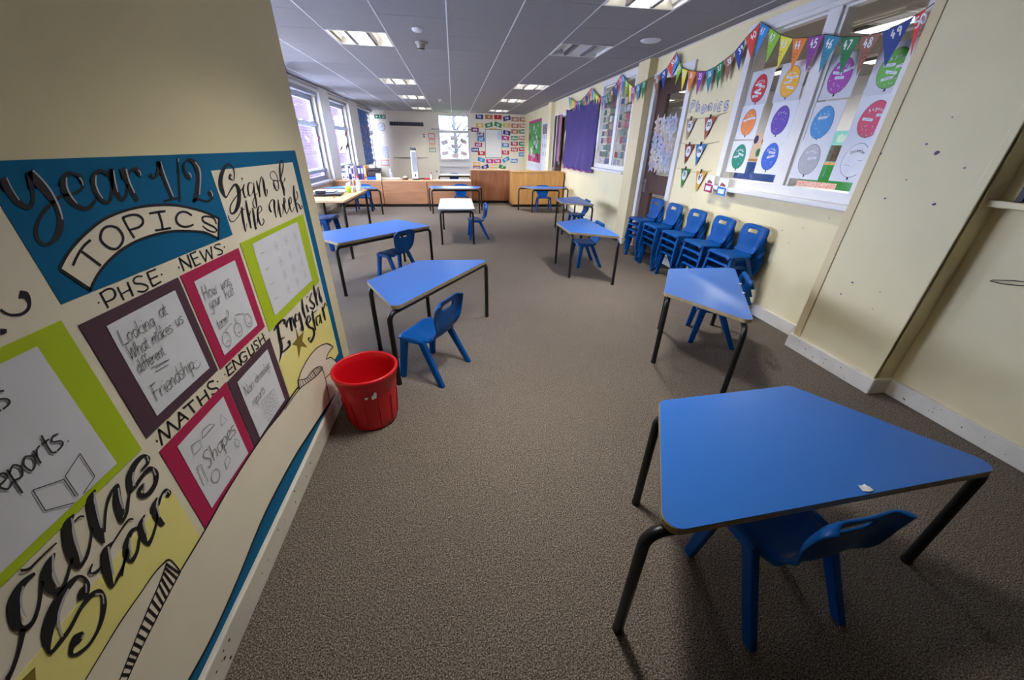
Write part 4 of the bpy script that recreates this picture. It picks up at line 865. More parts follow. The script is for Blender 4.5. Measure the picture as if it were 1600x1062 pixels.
sheet('teal_heading_panel', .706, 1.281, 1.038, 1.222, .005, TEAL)
sheet('yellow_panel', .12, .7, .3, .567, .005, YEL_C); sheet('yellow_panel', 1.3, 1.9, .25, .557, .005, YEL_C)
def curl(mb, pts, fn, d, k=.0007, n=8):    # a sheet of paper that lifts a little at its corners
    (u0, u1, v0, v1) = pts
    return mb.grid(lambda i, j: fn(u0+(u1-u0)*i/n, v0+(v1-v0)*j/n, d+k*((abs(i/n-.5)*2)**4*(abs(j/n-.5)*2)**2+.12*math.sin(i*1.3+j*.9)+.15)), n+1, n+1)
def framed(cn, cm, q, p, d=.006):
    f = sheet(cn, *q, d, cm)
    o = curl(MB(), p, fL, d+.001).build('paper', PAPER, f); sm = o.modifiers.new('t', 'SOLIDIFY'); sm.thickness = .0004; sm.use_rim = False
    return f
f1 = framed('plum_card', PLUM_C, (.712, .991, .717, .994), (.757, .962, .742, .97))
f2 = framed('crimson_card', CRIM_C, (1.0, 1.286, .713, .995), (1.036, 1.243, .739, .967))
f3 = framed('crimson_card', CRIM_C, (.721, 1.001, .388, .668), (.764, .966, .416, .641))
f4 = framed('plum_card', PLUM_C, (1.005, 1.292, .383, .665), (1.043, 1.253, .411, .638))
f5 = framed('lime_card', LIME, (1.304, 1.872, .684, 1.006), (1.37, 1.785, .718, .988))
f6 = framed('lime_card', LIME, (.12, .69, .706, 1.014), (.2, .633, .724, .993))
# sweeping ribbon of cream paper along the bottom, over the yellow
def poly(name, pts, d, m, th=.0006): return MB().prism(pts, fL, d, d+th).build(name, m, bd)
WB = [(1.79, .115), (1.7156, .1), (1.3581, .1506), (1.1732, .1739), (.9288, .1782), (.7255, .1481), (.5894, .1365), (.4927, .1454), (.1, .15)]
top = [(.1, .36), (.25, .4), (.3901, .4437), (.4223, .4482), (.4734, .4544), (.5272, .4547), (.5719, .4545), (.6033, .4457), (.6117, .423), (.6134, .384), (.7274, .3916), (.8447, .4026), (1.0388, .4046), (1.2302, .3845)]
curlr = [(1.3799, .3712), (1.3925, .4091), (1.4386, .425), (1.5351, .4345), (1.6443, .4238), (1.7509, .3889), (1.8398, .3219), (1.7592, .3305), (1.713, .3179), (1.7821, .289), (1.8388, .221), (1.87, .17)]
def strip(name, up, lo, d, m):   # fill between two polylines that share their u order
    us = sorted({round(p[0], 4) for p in up+lo})
    def at(pl, u):
        for a, b in zip(pl, pl[1:]):
            if min(a[0], b[0])-1e-9 <= u <= max(a[0], b[0])+1e-9 and abs(b[0]-a[0]) > 1e-9: return a[1]+(b[1]-a[1])*(u-a[0])/(b[0]-a[0])
        return pl[0][1] if abs(u-pl[0][0]) < abs(u-pl[-1][0]) else pl[-1][1]
    a = [(u, at(up, u)) for u in us]; b = [(u, at(lo, u)) for u in us]; n = len(us)
    o = rails(MB(), a, b, fL, d).build(name, m, bd); o.modifiers.new('t', 'SOLIDIFY').thickness = .0004; return o
strip('cream_ribbon', [(.1, .36), (.25, .4), (.3901, .4437), (.4734, .4544), (.5719, .4545), (.6033, .4457), (.6117, .423), (.6134, .384), (.7274, .3916), (.8447, .4026), (1.0388, .4046), (1.2302, .3798), (1.3795, .3725), (1.3799, .38), (1.3925, .4091), (1.4386, .425), (1.5351, .4345), (1.6443, .4238), (1.7131, .4), (1.7135, .318), (1.7821, .289), (1.8388, .221), (1.88, .16)], list(reversed(WB))+[(1.88, .1)], .0072, BCREAM)
poly('cream_curl', [(1.7132, .318), (1.7132, .402), (1.7509, .3889), (1.8398, .3219), (1.7592, .3305)], .0072, BCREAM)
poly('topics_banner', [(.7362, 1.0949), (.7651, 1.1154), (.8059, 1.1356), (.8581, 1.154), (.9088, 1.1626), (.9645, 1.1654), (1.0234, 1.162), (1.0868, 1.152), (1.1503, 1.1336), (1.2021, 1.1127), (1.2372, 1.0938), (1.2013, 1.0433), (1.1545, 1.0708), (1.0975, 1.0868), (1.0369, 1.0985), (.9796, 1.1031), (.9251, 1.1016), (.8751, 1.0937), (.8314, 1.0806), (.7994, 1.0659), (.7793, 1.0529), (.7669, 1.0424)], .006, BCREAM)
poly('gold_star', [(1.5038, .598), (1.5062, .5579), (1.5621, .555), (1.5248, .5273), (1.554, .4787), (1.5005, .5133), (1.4532, .4802), (1.4696, .5333), (1.4325, .5584), (1.4875, .5589)], .0062, GOLD_C)
poly('gold_star', [(.3685, .5539), (.345, .56), (.325, .545), (.33, .52), (.35, .52)], .0062, GOLD_C)
def traced(key, m, d, name, sub=None, stuff=False):
    mb = MB()
    for st in (TRACE[key][sub[0]:sub[1]] if sub else TRACE[key]):
        st = cr([tuple(v/2000 for v in q) for q in st], 5); rails(mb, [q[:2] for q in st], [q[2:] for q in st], fL, d)
    o = mb.build(name, m, bd)
    if stuff: o['kind'] = 'stuff'
    return o
traced('year_lettering', INK, .0068, 'year_lettering'); traced('year_highlights', SILVER, .0073, 'lettering_highlights', None, True)
traced('topics_outline', INK, .0071, 'banner_outline'); traced('topics_lettering', INK, .0071, 'topics_lettering'); [traced('caption_lettering', INK, .0056, n_, ab) for n_, ab in (('phse_caption', (0, 12)), ('news_caption', (12, 26)), ('english_caption', (26, 44)), ('maths_caption', (44, 99)))]
traced('sign_lettering', INK, .0056, 'sign_lettering'); traced('english_star_lettering', INK, .0076, 'english_star_lettering'); traced('maths_star_lettering', INK, .0076, 'maths_star_lettering'); traced('maths_star_highlights', SILVER, .0081, 'lettering_highlights', None, True)
traced('scroll_outlines', INK, .0082, 'ribbon_outline'); traced('partial_letter', INK, .0056, 'partial_letter')
poly('partial_letter_tail', [(.28, .5), (.345, .56), (.30, .62), (.25, .62)], .0066, INK)
rg = MB()
def rungs(A, B, n, wd):
    A, B = cr(A, 8), cr(B, 8)
    for k in range(n):
        f = (k+.5)/n; a = A[int(f*(len(A)-1))]; b = B[int(f*(len(B)-1))]; ribbon(rg, [a, b], wd, fL, .0083)
rungs([(.6007, .4416), (.5693, .4245), (.5146, .405), (.4621, .383), (.4176, .3634), (.34, .33)], [(.6135, .3837), (.5644, .3767), (.5174, .3669), (.4662, .3561), (.4245, .3434), (.35, .31)], 20, .0052)
rungs([(1.3906, .4122), (1.4604, .3726), (1.5332, .3639), (1.6037, .3427), (1.6431, .3158)], [(1.3795, .3727), (1.4718, .3453), (1.5527, .3207), (1.6085, .3118), (1.636, .3061)], 17, .0045)
rg.build('ribbon_hatching', INK, bd)['kind'] = 'stuff'
# handwriting on the papers
def hand(par, rows, wdt=.0016, d=0.0096, m=INK_S):
    mb = MB()
    for s_, u, v, xh, sq in rows: text(mb, s_, u, v, xh, wdt, fL, d, slant=.12, squash=sq)
    o = mb.build('handwriting', m, par); o['kind'] = 'stuff'; return o
def circ(mb, u, v, a, b, wdt, d, n=18): return ribbon(mb, [(u+a*math.cos(2*PI*k/n), v+b*math.sin(2*PI*k/n)) for k in range(n+1)], wdt, fL, d)
hand(f1, [('Looking', .765, .9205, .0185, .9), ('at', .884, .929, .0185, .9), ('What', .766, .885, .0175, .82), ('makes', .834, .886, .0175, .85), ('us', .917, .891, .0175, .95), ('different.', .768, .85, .0165, .8), ('Friendship', .771, .772, .022, .85)])
mb = MB(); ribbon(mb, [(.8, .8446), (.853, .835)], .0014, fL, 0.0096); ribbon(mb, [(.804, .8315), (.845, .8257)], .0014, fL, 0.0096); ribbon(mb, [(.853, .835), (.81, .838)], .0012, fL, 0.0096)
ribbon(mb, cr([(.909, .7785), (.92, .768), (.933, .769), (.939, .778)]), .0014, fL, 0.0096); ribbon(mb, [(.918, .784), (.919, .788)], .0014, fL, 0.0096); ribbon(mb, [(.928, .785), (.929, .789)], .0014, fL, 0.0096); mb.build('pen_marks', INK_S, f1)['kind'] = 'stuff'
hand(f2, [('How', 1.044, .9085, .022, .9), ('was', 1.129, .909, .019, .95), ('your', 1.055, .879, .019, .85), ('half', 1.133, .877, .018, .95), ('term?', 1.051, .815, .019, .85)])
mb = MB()
for u, v, k in ((1.0692, .7759, -1), (1.1362, .7749, 0), (1.202, .7769, 1)):
    circ(mb, u, v, .0195, .0225, .0015, 0.0096); ribbon(mb, cr([(u-.009, v-.009+.003*k), (u, v-.009-.004*k), (u+.009, v-.009+.003*k)]), .0013, fL, 0.0096)
    for e in (-.006, .006): ribbon(mb, [(u+e, v+.006), (u+e+.001, v+.009)], .0014, fL, 0.0096)
for a, b in (((1.118, .806), (1.085, .8)), ((1.135, .815), (1.141, .802)), ((1.145, .82), (1.192, .803))):
    ribbon(mb, [a, ((a[0]+b[0])/2, (a[1]+b[1])/2+.004), b], .0014, fL, 0.0096); ribbon(mb, [(b[0]-.006, b[1]+.004), b, (b[0]-.004, b[1]-.004)], .0012, fL, 0.0096)
mb.build('pen_faces', INK_S, f2)
hand(f4, [('Non', 1.053, .574, .02, .95), ('-chronologic', 1.115, .576, .018, .72), ('reports', 1.07, .521, .02, .8)])
mb = MB(); ribbon(mb, [(1.113, .507), (1.207, .498), (1.202, .413), (1.112, .422), (1.113, .507)], .0012, fL, 0.0096)
for k in range(6): ribbon(mb, [(1.118+.003*((k*5) % 3)+i*.008, .492-k*.0125+.003*((i*7+k*3) % 3-1)) for i in range(10)], .0014, fL, 0.0096)
mb.build('pen_box', INK_S, f4)
hand(f3, [('Shapes', .805, .516, .028, 1.0)], .002)
mb = MB()
for pts in (((.8361, .6), (.848, .618), (.878, .613), (.893, .599), (.8361, .6)), ((.913, .5763), (.925, .607), (.94, .575), (.913, .5763)), ((.797, .613), (.828, .603), (.823, .583), (.791, .5855), (.797, .613)), ((.929, .485), (.938, .504), (.95, .485), (.939, .468), (.929, .485)), ((.781, .5514), (.796, .548), (.791, .489), (.7735, .4927), (.781, .5514)), ((.862, .456), (.868, .482), (.885, .487), (.893, .468), (.862, .456))): ribbon(mb, pts, .0014, fL, 0.0096)
circ(mb, .82, .478, .017, .019, .0014, 0.0096); mb.build('drawn_shapes', INK_S, f3)
hand(f6, [('reports.', .462, .825, .026, .85), ('ents', .49, .933, .026, .85)], .003)
mb = MB()
for pts in (((.5901, .7939), (.5875, .7378)), ((.5901, .7939), (.5516, .7784)), ((.5516, .7784), (.5491, .7321)), ((.5476, .7755), (.5451, .7354)), ((.5476, .7755), (.507, .7971)), ((.507, .7971), (.5018, .7539)), ((.5018, .7539), (.5378, .7271)), ((.5875, .7378), (.5563, .728))): ribbon(mb, pts, .0016, fL, 0.0096)
mb.build('drawn_book', INK_S, f6)
mb = MB()
for r_ in range(4):
    for k in range(4):
        u, v = 1.43+.095*k, .945-.058*r_
        if k == 0: ribbon(mb, [(u-.03, v), (u, v)], .0018, fL, 0.0096)
        else:
            for q in range(4): circ(mb, u+.012*(q % 2), v+.012*(q//2)-.01, .009, .011, .0007, 0.0096, 9)
mb.build('sign_drawings', mat('faint_print', (150, 150, 158), rough=.8), f5)['kind'] = 'stuff'

# ------------------------------------------------------------------ number bunting along the right wall
bt = thing('number_bunting', 'string of numbered triangular flags draped along the top of the right wall', 'bunting', (0, 0, 0))
STR = [(2.1, 2.05), (2.21, 1.991), (2.3, 1.955), (2.417, 1.934), (2.549, 1.94), (2.691, 1.966), (2.833, 2.01), (2.976, 2.021), (3.116, 2.045), (3.254, 2.092), (3.403, 2.17), (3.53, 2.235), (3.672, 2.156), (3.779, 2.08), (3.9, 2.043), (4.028, 2.011), (4.166, 1.996), (4.328, 2.017), (4.507, 2.056), (4.64, 2.09), (4.75, 2.189), (4.83, 2.271),
       (4.984, 2.152), (5.16, 2.103), (5.319, 2.065), (5.55, 2.043), (5.695, 2.032), (5.871, 2.059), (6.069, 2.135), (6.35, 2.278), (6.489, 2.21), (6.61, 2.135), (6.804, 2.089), (6.935, 2.068), (7.2, 2.067), (7.452, 2.147), (7.708, 2.264), (7.987, 2.182), (8.278, 2.128), (8.524, 2.118), (8.805, 2.165), (9.218, 2.266)]
def bu_d(u): return .05 if u < 5.25 or u > 5.75 else .135
def zs(u):
    for a, b in zip(STR, STR[1:]):
        if a[0] <= u <= b[0]: return a[1]+(b[1]-a[1])*(u-a[0])/(b[0]-a[0])
    return STR[-1][1]
MB().tube([fR(u, v, bu_d(u)) for u, v in STR], .0025, 5).build('string', mat('bunting_string', (60, 60, 66), rough=.9), bt)
bnds = [2.215, 2.262, 2.417, 2.549, 2.691, 2.833, 2.976, 3.116, 3.254, 3.403, 3.525, 3.672, 3.779, 3.9, 4.028, 4.166, 4.328, 4.507, 4.64, 4.74, 4.83]
num = 50; spans = []
for a, b in zip(bnds, bnds[1:]): spans.append((a, b, num)); num -= 1
for p0, p1, n in ((4.83, 6.35, 10), (6.35, 7.708, 10), (7.708, 9.218, 10)):
    for k in range(n): spans.append((p0+(p1-p0)*k/n, p0+(p1-p0)*(k+1)/n, num)); num -= 1
PRINT = mat('white_print', (236, 236, 238), rough=.7); PRINT_F = mat('faint_flag_print', (120, 110, 110), rough=.7)
random.seed(5)
for a, b, n in spans:
    za, zb = zs(a)-.002, zs(b)-.002; m_ = ((a+b)/2, (za+zb)/2); l = math.hypot(b-a, zb-za) or .1
    # flags hang at right angles to the string, a little turned by gravity
    nx, nz = (zb-za)/l, -(b-a)/l
    nx, nz = nx*.55, nz-.25; q = math.hypot(nx, nz); L = .2; nx, nz = nx/q*L, nz/q*L
    tip = (m_[0]+nx+random.uniform(-.012, .012), m_[1]+nz); d = bu_d(m_[0])
    lean = random.uniform(-.015, .02)
    P = [Vector(fR(a+.002, za, d)), Vector(fR(b-.002, zb, d)), Vector(fR(tip[0], tip[1], max(d-.03+lean, .03) if d < .1 else d))]
    nr = (P[1]-P[0]).cross(P[2]-P[0]).normalized()
    if nr.x > 0: nr = -nr
    fl_ = MB().add([p+nr*.0004 for p in P]+[p-nr*.0004 for p in P], [(0, 1, 2), (5, 4, 3), (0, 3, 4, 1), (1, 4, 5, 2), (2, 5, 3, 0)]).build('flag', mat('flag_colour_%d' % (n % 10), FLAGC[n % 10], rough=.6), bt)
    e1 = (P[0]-P[1]).normalized(); e2 = nr.cross(e1).normalized()
    if e2.z < 0: e2 = -e2
    ctr = (P[0]+P[1])/2; fn = lambda u, v, dd: ctr+e1*u+e2*v+nr*dd
    text(MB(), str(n), 0, -.062, .026, .0085, fn, .0014, center=True).build('number', PRINT, fl_)
    if a < 4: 
        mb = MB(); 
        for k, wd in ((0, .05), (1, .035)): ribbon(mb, [(-wd/2+i*wd/9, -.09-.02*k+.004*((i*5+n) % 3-1)) for i in range(10)], .003, fn, .0014)
        mb.build('small_print', PRINT_F if n % 10 == 3 else mat('dim_print_%d' % (n % 10), tuple(int(v*.72) for v in FLAGC[n % 10]), rough=.7), fl_)

# ------------------------------------------------------------------ birthday balloons on the window
fG = lambda u, v, d: (2.6+.03-d, u, v)
MONTH = [('January', 3.392, 1.768, (206, 36, 44), 'red'), ('February', 3.07, 1.775, (240, 178, 22), 'golden yellow'), ('March', 2.645, 1.754, (166, 58, 168), 'magenta'), ('April', 2.304, 1.745, (92, 178, 44), 'bright green'),
         ('May', 3.4, 1.521, (240, 138, 64), 'orange'), ('June', 3.045, 1.518, (96, 62, 176), 'violet'), ('July', 2.65, 1.485, (46, 142, 206), 'sky blue'), ('August', 2.298, 1.487, (206, 16, 76), 'crimson'),
         ('September', 3.398, 1.25, (20, 140, 112), 'dark green'), ('October', 3.028, 1.26, (44, 98, 206), 'royal blue'), ('November', 2.643, 1.25, (178, 178, 184), 'grey'), ('December', 2.3, 1.256, (232, 232, 236), 'white')]
NAMES = {0: [(.02, .03), (-.03, .012), (.01, -.015), (-.01, -.035), (.02, -.055)], 1: [(.015, .03), (-.03, .025), (.02, 0), (-.02, -.04)], 2: [(.03, .02), (-.05, .03), (.0, -.01)], 3: [(.03, .02), (-.05, .01), (0, -.02), (.01, -.05)], 4: [(.035, .02), (-.035, .03)], 5: [], 6: [(.01, .03)], 7: [(.03, -.0), (-.05, .02)], 8: [(-.02, .02), (.03, 0)], 9: [(-.01, .03), (-.01, 0)], 10: [(-.02, .01)], 11: [(.04, -.03), (-.04, .0)]}
for i, (mn, u, v, rgb, cn) in enumerate(MONTH):
    u *= 1.0115; v = 1.3+(v-1.3)*1.0115
    t = thing('balloon_poster', '%s birthday balloon poster for %s on the window' % (cn, mn), 'poster', (0, 0, 0), group='birthday balloon posters')
    fG = lambda a, b, d, o=.0045*(i//4): (2.63-d-o, a, b)
    s = MB().prism(rect(u-.13, u+.13, v-.132, v+.13), fG, 0, .0008).build('sheet', PAPER if i > 3 else mat('laminated_sheet', (206, 208, 214), rough=.25), t)
    n = 28; el = [(u+.083*math.cos(2*PI*k/n)*(1-.06*math.sin(2*PI*k/n-.4)), v+.1*math.sin(2*PI*k/n)) for k in range(n)]
    MB().prism([(u+(x-u)*1.03, v+(y-v)*1.025) for x, y in el], fG, .0010, .0013).build('balloon_outline', INK, t)
    bl_ = MB().prism(el, fG, .0014, .0019).build('balloon', mat('balloon_'+mn, rgb, rough=.4, var=.12, vscale=12), t)
    MB().prism([(u-.008, v-.115), (u+.008, v-.117), (u+.004, v-.1), (u-.004, v-.1)], fG, .0012, .002).build('balloon_knot', INK, t)
    mb = MB(); k0 = text_w(mn); x = 0
    for ch in mn:       # letters follow the arch of the balloon
        adv = GP[ch][0]; f = (x+adv/2)/k0-.5; ang = -f*1.5
        text(mb, ch, u-math.sin(-ang)*.062, v+math.cos(ang)*.062-.012+.0, .0115, .0026, fG, .0024, flip=-1, rot=ang, center=True); x += adv
    mb.build('month_lettering', PAPER if i != 11 else INK_S, t)
    st = MB(); random.seed(i+20)
    for k in range(12):
        a, r_ = random.uniform(0, 2*PI), random.uniform(.02, .07); su, sv = u+r_*math.cos(a), v-.02+r_*1.1*math.sin(a)-.01
        for q in range(2): ribbon(st, [(su-.004*math.cos(q*1.57), sv-.004*math.sin(q*1.57)), (su+.004*math.cos(q*1.57), sv+.004*math.sin(q*1.57))], .0016, fG, .0022)
    st.build('printed_stars', mat('pale_star_print', (226, 220, 230), rough=.6), t)['kind'] = 'stuff'
    for k, (du, dv) in enumerate(NAMES[i]):
        sk = .008*math.sin(k*2.3+i); tg = MB().prism([(u+du-.035, v+dv-.008-sk), (u+du+.035, v+dv-.008+sk), (u+du+.035, v+dv+.008+sk), (u+du-.035, v+dv+.008-sk)], fG, .0026+.0006*k, .0031+.0006*k).build('name_strip', PAPER, t)
        ribbon(MB(), [(u+du+.02-.04*q/7, v+dv+.0015*((q*5+k) % 3-1)) for q in range(8)], .0022, fG, .0034+.0006*k).build('printed_name', mat('name_print', (120, 110, 150), rough=.7), tg)
# ------------------------------------------------------------------ phonics corner
ph = thing('phonics_heading', 'outlined bubble letters spelling Phonics on the right wall', 'lettering')
OUT = mat('lilac_outline_ink', (92, 88, 138), rough=.7); FILL = mat('pale_letter_card', (206, 200, 196), rough=.8)
x = 4.4
for ch, up in zip('Phonics', (.004, .002, -.004, -.004, 0, -.006, -.006)):
    a = text(MB(), ch, x, 1.652+up, .058, .034, fR, .001, flip=-1, squash=1.35).build('letter_%s' % ch.lower(), OUT, ph); text(MB(), ch, x, 1.652+up, .058, .02, fR, .0016, flip=-1, squash=1.35).build('letter_fill', FILL, a); x -= GP[ch][0]*.0058*1.5+.026
for i, (u0, u1, v0, v1) in enumerate(((4.4, 3.73, 1.61, 1.62), (4.49, 3.73, 1.372, 1.376), (4.4, 3.74, 1.108, 1.114))):
    n = 10; tag(MB().tube([fR(u0+(u1-u0)*k/n, v0+(v1-v0)*k/n-.025*math.sin(PI*k/n), .012) for k in range(n+1)], .0022, 5).build('phonics_string', mat('jute_string', (176, 160, 128), rough=.9)), ['top', 'middle', 'bottom'][i]+' jute string carrying two phonics pennants', 'string')
PF = [('oo*', 4.296, 1.597, (190, 160, 120), 'tan'), ('oo', 3.958, 1.594, (182, 92, 62), 'rust red'), ('oi', 4.223, 1.352, (150, 60, 52), 'dark red'), ('ew', 4.01, 1.353, (48, 128, 192), 'blue'), ('th', 4.194, 1.112, (62, 138, 60), 'green'), ('th*', 3.894, 1.098, (226, 178, 60), 'mustard yellow')]
for s_, u, v, rgb, cn in PF:
    t = thing('phonics_pennant', '%s phonics pennant printed %s pegged to a string' % (cn, s_.replace('*', ' with a star')), 'pennant', group='phonics pennants')
    MB().prism([(u+.09, v), (u-.09, v), (u+.02, v-.205)], fR, .016, .0175).build('pennant', mat('pennant_'+cn, rgb, rough=.6, var=.35, vscale=60), t)
    MB().prism([(u+.045*math.cos(2*PI*k/20), v-.068+.055*math.sin(2*PI*k/20)) for k in range(20)], fR, .018, .0185).build('white_disc', PAPER, t)
    text(MB(), s_, u, v-.08, .034 if len(s_) < 3 else .03, .008, fR, .0192, flip=-1, center=True).build('lettering', INK, t)
    bevel(MB().prism(rect(u-.007, u+.007, v-.02, v+.022), fR, .013, .028).build('peg', mat('dark_peg', (72, 48, 52), rough=.7), t), .002)
for i, (u, v, rgb, cn) in enumerate(((3.615, 1.005, (150, 22, 84), 'maroon'), (3.41, .995, (46, 124, 186), 'blue'))):
    t = thing('leaflet', 'white leaflet in a %s holder hooked on the window sill' % cn, 'leaflet', group='leaflets on the sill'); fS = lambda a, b, d: (2.6-.078-d, a, b)
    MB().prism([(u-.07, v-.075), (u+.07, v-.07), (u+.075, v+.075), (u-.06, v+.07)], fS, 0, .002).build('sheet', PAPER, t); bevel(MB().prism([(u-.062, v-.082), (u+.066, v-.075), (u+.07, v), (u-.055, v-.01)], fS, .0025, .008).build('holder', mat('holder_'+cn, rgb, rough=.5), t), .002)
    MB().prism(rect(u-.04, u+.045, v-.062, v-.022), fS, .0085, .009).build('holder_label', PAPER, t); MB().prism([(u-.04, v+.0), (u+.05, v+.005), (u+.03, v+.035), (u-.02, v+.02)], fS, .0025, .003).build('printed_picture', mat('leaflet_print', (190, 90, 90), rough=.7, var=.8, vscale=60), t)
# stars stuck to the dark door
SC = [(206, 204, 214), (190, 184, 206), (214, 206, 190), (176, 186, 204), (214, 190, 180)]
for r_ in range(8):
    for k in range(4):
        u, v = 4.69+.13*k+.03*(r_ % 2), 1.1+.072*r_; rad = .095; random.seed(r_*9+k)
        a0 = random.uniform(0, 1.2); col_ = SC[(r_*3+k*2) % 5]
        o = MB().prism([(u+(rad if q % 2 == 0 else rad*.48)*math.cos(a0+PI*q/5), v+(rad if q % 2 == 0 else rad*.48)*math.sin(a0+PI*q/5)) for q in range(10)], fR, -.022+.0016*((r_*4+k) % 7), -.021+.0016*((r_*4+k) % 7)).build('paper_star', mat('star_paper_%d' % ((r_*3+k*2) % 5), col_, rough=.7, var=.4, vscale=30))
        tag(o, 'decorated paper star on the dark door, %s row, %s from the left' % (['bottom', 'second', 'third', 'fourth', 'fifth', 'sixth', 'seventh', 'top'][r_], ['fourth', 'third', 'second', 'first'][k][:]), 'paper star', 'paper stars on the dark door')
fG = lambda u, v, d: (2.63-d, u, v)
# little cards pegged in rows inside the second window
rowc = [(176, 60, 64), (214, 210, 204), (110, 124, 100), (196, 170, 150), (86, 100, 146), (222, 216, 190), (140, 84, 116), (80, 140, 134), (216, 200, 90), (204, 196, 200), (198, 80, 104), (170, 180, 190)]
for pane, (u0, u1) in enumerate(((6.57, 7.13), (5.92, 6.43))):
    for r_ in range(9):
        for k in range(4):
            random.seed(pane*100+r_*10+k); wd = (u1-u0)/4; u = u0+wd*(k+.5)+random.uniform(-.01, .01); v = 1.1+.105*r_; ww = wd*random.uniform(.38, .49); hh = random.uniform(.036, .045); i = random.randrange(12)
            o = MB().prism([(u-ww, v-hh), (u+ww, v-hh+random.uniform(-.008, .008)), (u+ww*random.uniform(.85, 1), v+hh), (u-ww*random.uniform(.85, 1), v+hh)], fG, 0, .001).build('picture_card', mat('picture_card_%d' % i, rowc[i], rough=.5, var=.7, vscale=45))
            tag(o, 'picture card in the %s row, %s from the left, %s pane of the card window' % (['bottom', 'second', 'third', 'fourth', 'fifth', 'sixth', 'seventh', 'eighth', 'top'][r_], ['fourth', 'third', 'second', 'first'][k], 'left' if pane == 0 else 'right'), 'card', 'picture cards in the far inner window')
# purple cloth
pc = thing('purple_cloth', 'large creased purple cloth hung over a board on the right wall', 'cloth')
MB().grid(lambda i, j: fR(7.23+2.15*i/36, .87+1.18*j/20+.03*math.sin(i*.35)*(j/20)+.012*math.sin(i*.9)*(1-j/20), .03+.012*math.sin(i*.85+math.sin(j*.4))+.008*math.sin(i*2.1+j*.5)+.006*math.sin(j*1.1+i*.3)), 37, 21).build('fabric', PURPLE_F, pc).modifiers.new('t', 'SOLIDIFY').thickness = .003
MB().tube([fR(7.23+2.15*i/20, .885+.012*math.sin(i*1.6), .045) for i in range(21)], .008, 6).build('pink_hem', mat('pink_hem', (170, 84, 150), rough=.9), pc)
# green display board and poster at the far end of the right wall
gb = thing('green_display', 'green display board with a crimson border at the far end of the right wall', 'display board')
flat(gb, 'border', rect(12.1, 14.1, .86, 2.04), fR, .004, mat('crimson_border', (186, 36, 110), rough=.7)); flat(gb, 'green_backing', rect(12.13, 14.05, 1.1, 1.97), fR, .006, mat('green_display_paper', (74, 158, 76), rough=.7)); random.seed(8)
for k in range(34):
    u, v = random.uniform(12.2, 13.95), random.uniform(.92, 1.9); a = random.uniform(.05, .14)
    MB().prism([(u+a*random.uniform(.6, 1)*math.cos(2*PI*q/7), v+a*.7*random.uniform(.6, 1)*math.sin(2*PI*q/7)) for q in range(7)], fR, .007+.0003*k, .0074+.0003*k).build('cut_out', mat('cut_out_%d' % (k % 5), [(222, 222, 226), (206, 214, 210), (60, 54, 60), (216, 170, 190), (150, 196, 140)][k % 5], rough=.7), gb)
po = thing('drawing_poster', 'tall white poster of line drawings beside the green display', 'poster')
flat(po, 'sheet', rect(11.0, 11.95, .66, 1.9), fR, .004, PAPER); flat(po, 'photo_strip', rect(11.05, 11.9, 1.62, 1.86), fR, .005, mat('grey_photo', (140, 140, 150), rough=.6, var=.5, vscale=10)); random.seed(4)
mb = MB()
for k in range(14):
    u, v = 11.15+.22*(k % 4), 1.5-.22*(k//4); ribbon(mb, [(u+.05*math.sin(q*2.1+k), v+.012*q) for q in range(9)], .012, fR, .0058)
mb.build('drawings', INK_S, po)
p2 = thing('sketch_sheet', 'white sheet of small sketches below the green display', 'poster'); flat(p2, 'sheet', rect(12.1, 14.3, .6, .85), fR, .004, PAPER); mb = MB()
for k in range(22): u, v = 12.2+.095*k, .68+.03*(k % 4); ribbon(mb, [(u+.03*math.sin(q*1.7+k), v+.01*q) for q in range(7)], .008, fR, .0058)
mb.build('drawings', INK_S, p2)
# shelf and wire on the near recess wall
sh = thing('wall_shelf', 'cream wall shelf at the right edge in the near recess', 'shelf'); bevel(MB().box(2.492, 2.565, .2, 1.488, 1.085, 1.115).build('board', CREAM, sh), .004)
for k in range(9):
    tag(bevel(MB().box(2.5, 2.562, 1.14+.03*k, 1.166+.03*k, 1.1155, 1.25-.01*(k % 3)).build('book', mat('book_%d' % (k % 3), [(60, 44, 30), (150, 112, 50), (44, 44, 52)][k % 3], rough=.6)), .003), 'book on the cream shelf at the right edge, %s' % ['farthest along', 'second', 'third', 'fourth', 'fifth', 'sixth', 'seventh', 'eighth', 'nearest'][8-k], 'book', 'books on the recess shelf')
tag(MB().tube([(2.555, 1.2, .80), (2.54, 1.27, .79), (2.535, 1.33, .772), (2.54, 1.34, .765), (2.545, 1.3, .764), (2.552, 1.24, .775), (2.558, 1.15, .81), (2.56, 1.0, .84)], .0022, 6).build('loose_wire', DARK), 'thin dark loop of wire poking from the near right wall', 'wire')

